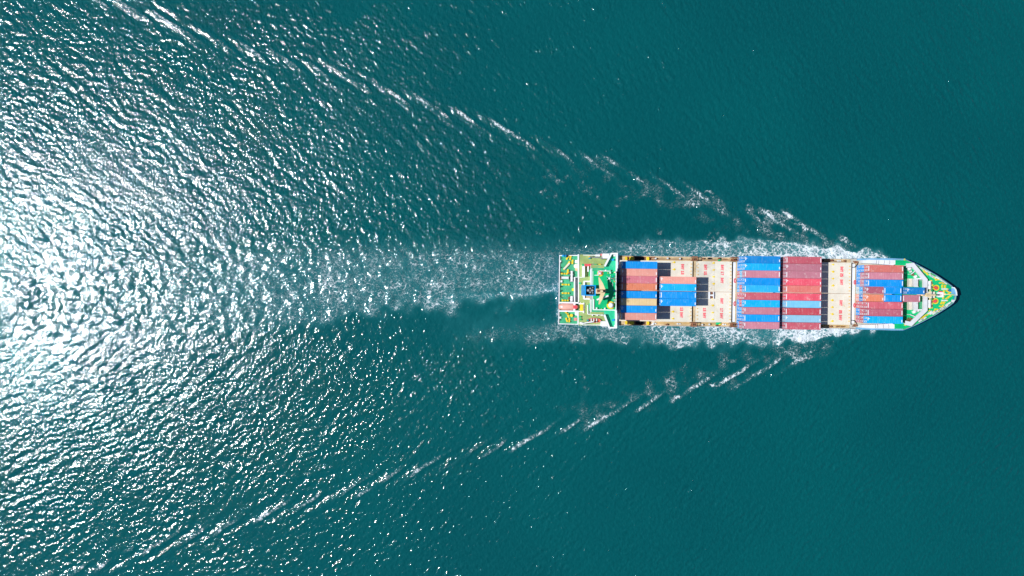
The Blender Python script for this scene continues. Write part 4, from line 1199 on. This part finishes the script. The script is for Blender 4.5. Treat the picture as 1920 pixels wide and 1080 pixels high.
TIER = ['bottom', 'middle', 'top']
def bay(desc, group, uc, n, cols, H, z0=ZH + .03, rows=None, L=12.19, first=1, note=''):
    """cols: per row from port a list of tier colours bottom to top"""
    for i, c in enumerate(cols):
        if c is None: continue
        half = n // 2
        v = .07 + (half - i - .5) * 2.5 if i < half else -.07 - (i - half + .5) * 2.5
        for t_, colr in enumerate(c):
            lab = '%s container, %s of its stack, %s row from photo top, %s' % (colr, TIER[t_] if len(c) == 3 else ('bottom', 'top')[t_], ORD[first + i], desc)
            container(uc, v, z0 + t_ * (H + .03), L, H, colr, lab, group)
G = 'containers stacked on the ship deck'
pb, bb, db, lb_, rr, dr, br_, hp, sa = 'plain blue', 'bright blue', 'deep blue', 'light blue', 'rose red', 'dusty rose', 'brick rose', 'hot pink red', 'salmon'
bay('block beside the bridge', G, 26.95, 8, [[pb, rr, pb], [rr, pb, sa], [pb, rr, 'pink'], [rr, rr, 'orange'], [pb, pb, pb], [rr, sa, 'cream orange'], [pb, rr, pb], [sa, pb, sa]], 2.87)
bay('narrow four-row block', G, 40.4, 4, [[rr, pb, sa], [pb, rr, bb], [pb, pb, pb], [rr, pb, pb]], 2.87)
bay('midship left block', G, 69.4, 10, [[pb, pb, db], [pb, lb_, bb], [rr, 'pale blue', dr], [pb, pb, pb], [lb_, rr, lb_], [rr, rr, rr], [pb, rr, bb], [pb, lb_, dr], [db, pb, pb], [pb, rr, dr]], 2.59)
bay('midship right block', G, 83.6, 10, [[rr, br_, br_], [rr, rr, dr], [pb, rr, dr], [rr, rr, hp], [rr, rr, 'coral'], [pb, rr, hp], [rr, 'pale blue', 'pale blue'], [pb, rr, 'dark red'], [pb, 'grey blue', 'grey blue'], [rr, dr, br_]], 2.59)
bay('block nearest the bow', G, 111.7, 8, [[pb, pb, 'coral'], [pb, dr, dr], [pb, dr, pb], None, None, [rr, rr, rr], [pb, rr, 'mauve'], [rr, rr, bb]], 2.62)
for (v, cl, cr, nth) in ((1.32, ['pale white', 'light blue', 'mauve'], ['plain blue', 'plain blue', 'plain blue'], 'fourth'), (-1.32, ['salmon', 'deep blue', 'orange'], ['plain blue', 'rose red', 'plain blue'], 'fifth')):
    for s, cols, w_ in ((-1, cl, 'left'), (1, cr, 'right')):
        for t_, colr in enumerate(cols):
            container(111.55 + s * 3.07, v, ZH + .03 + t_ * 2.62 * .93, 6.06, 2.62 * .92, colr, 'short %s container, %s tier, %s end of %s row, block nearest the bow' % (colr, TIER[t_], w_, nth), 'short containers in the bow block')
for (v, cols, dx_) in ((1.32, ['rose red', 'deep blue', 'navy blue'], 0), (-1.32, ['deep blue', 'dusty rose'], 0)):
    for t_, colr in enumerate(cols):
        nm = 'upper photo side' if v > 0 else 'lower photo side'
        container(122.1, v, Z + .0 + .03 + t_ * 2.5, 6.06, 2.47, colr, 'short %s container, %s tier, %s of the foredeck pair behind the breakwater' % (colr, TIER[t_], nm), 'short containers on the foredeck')
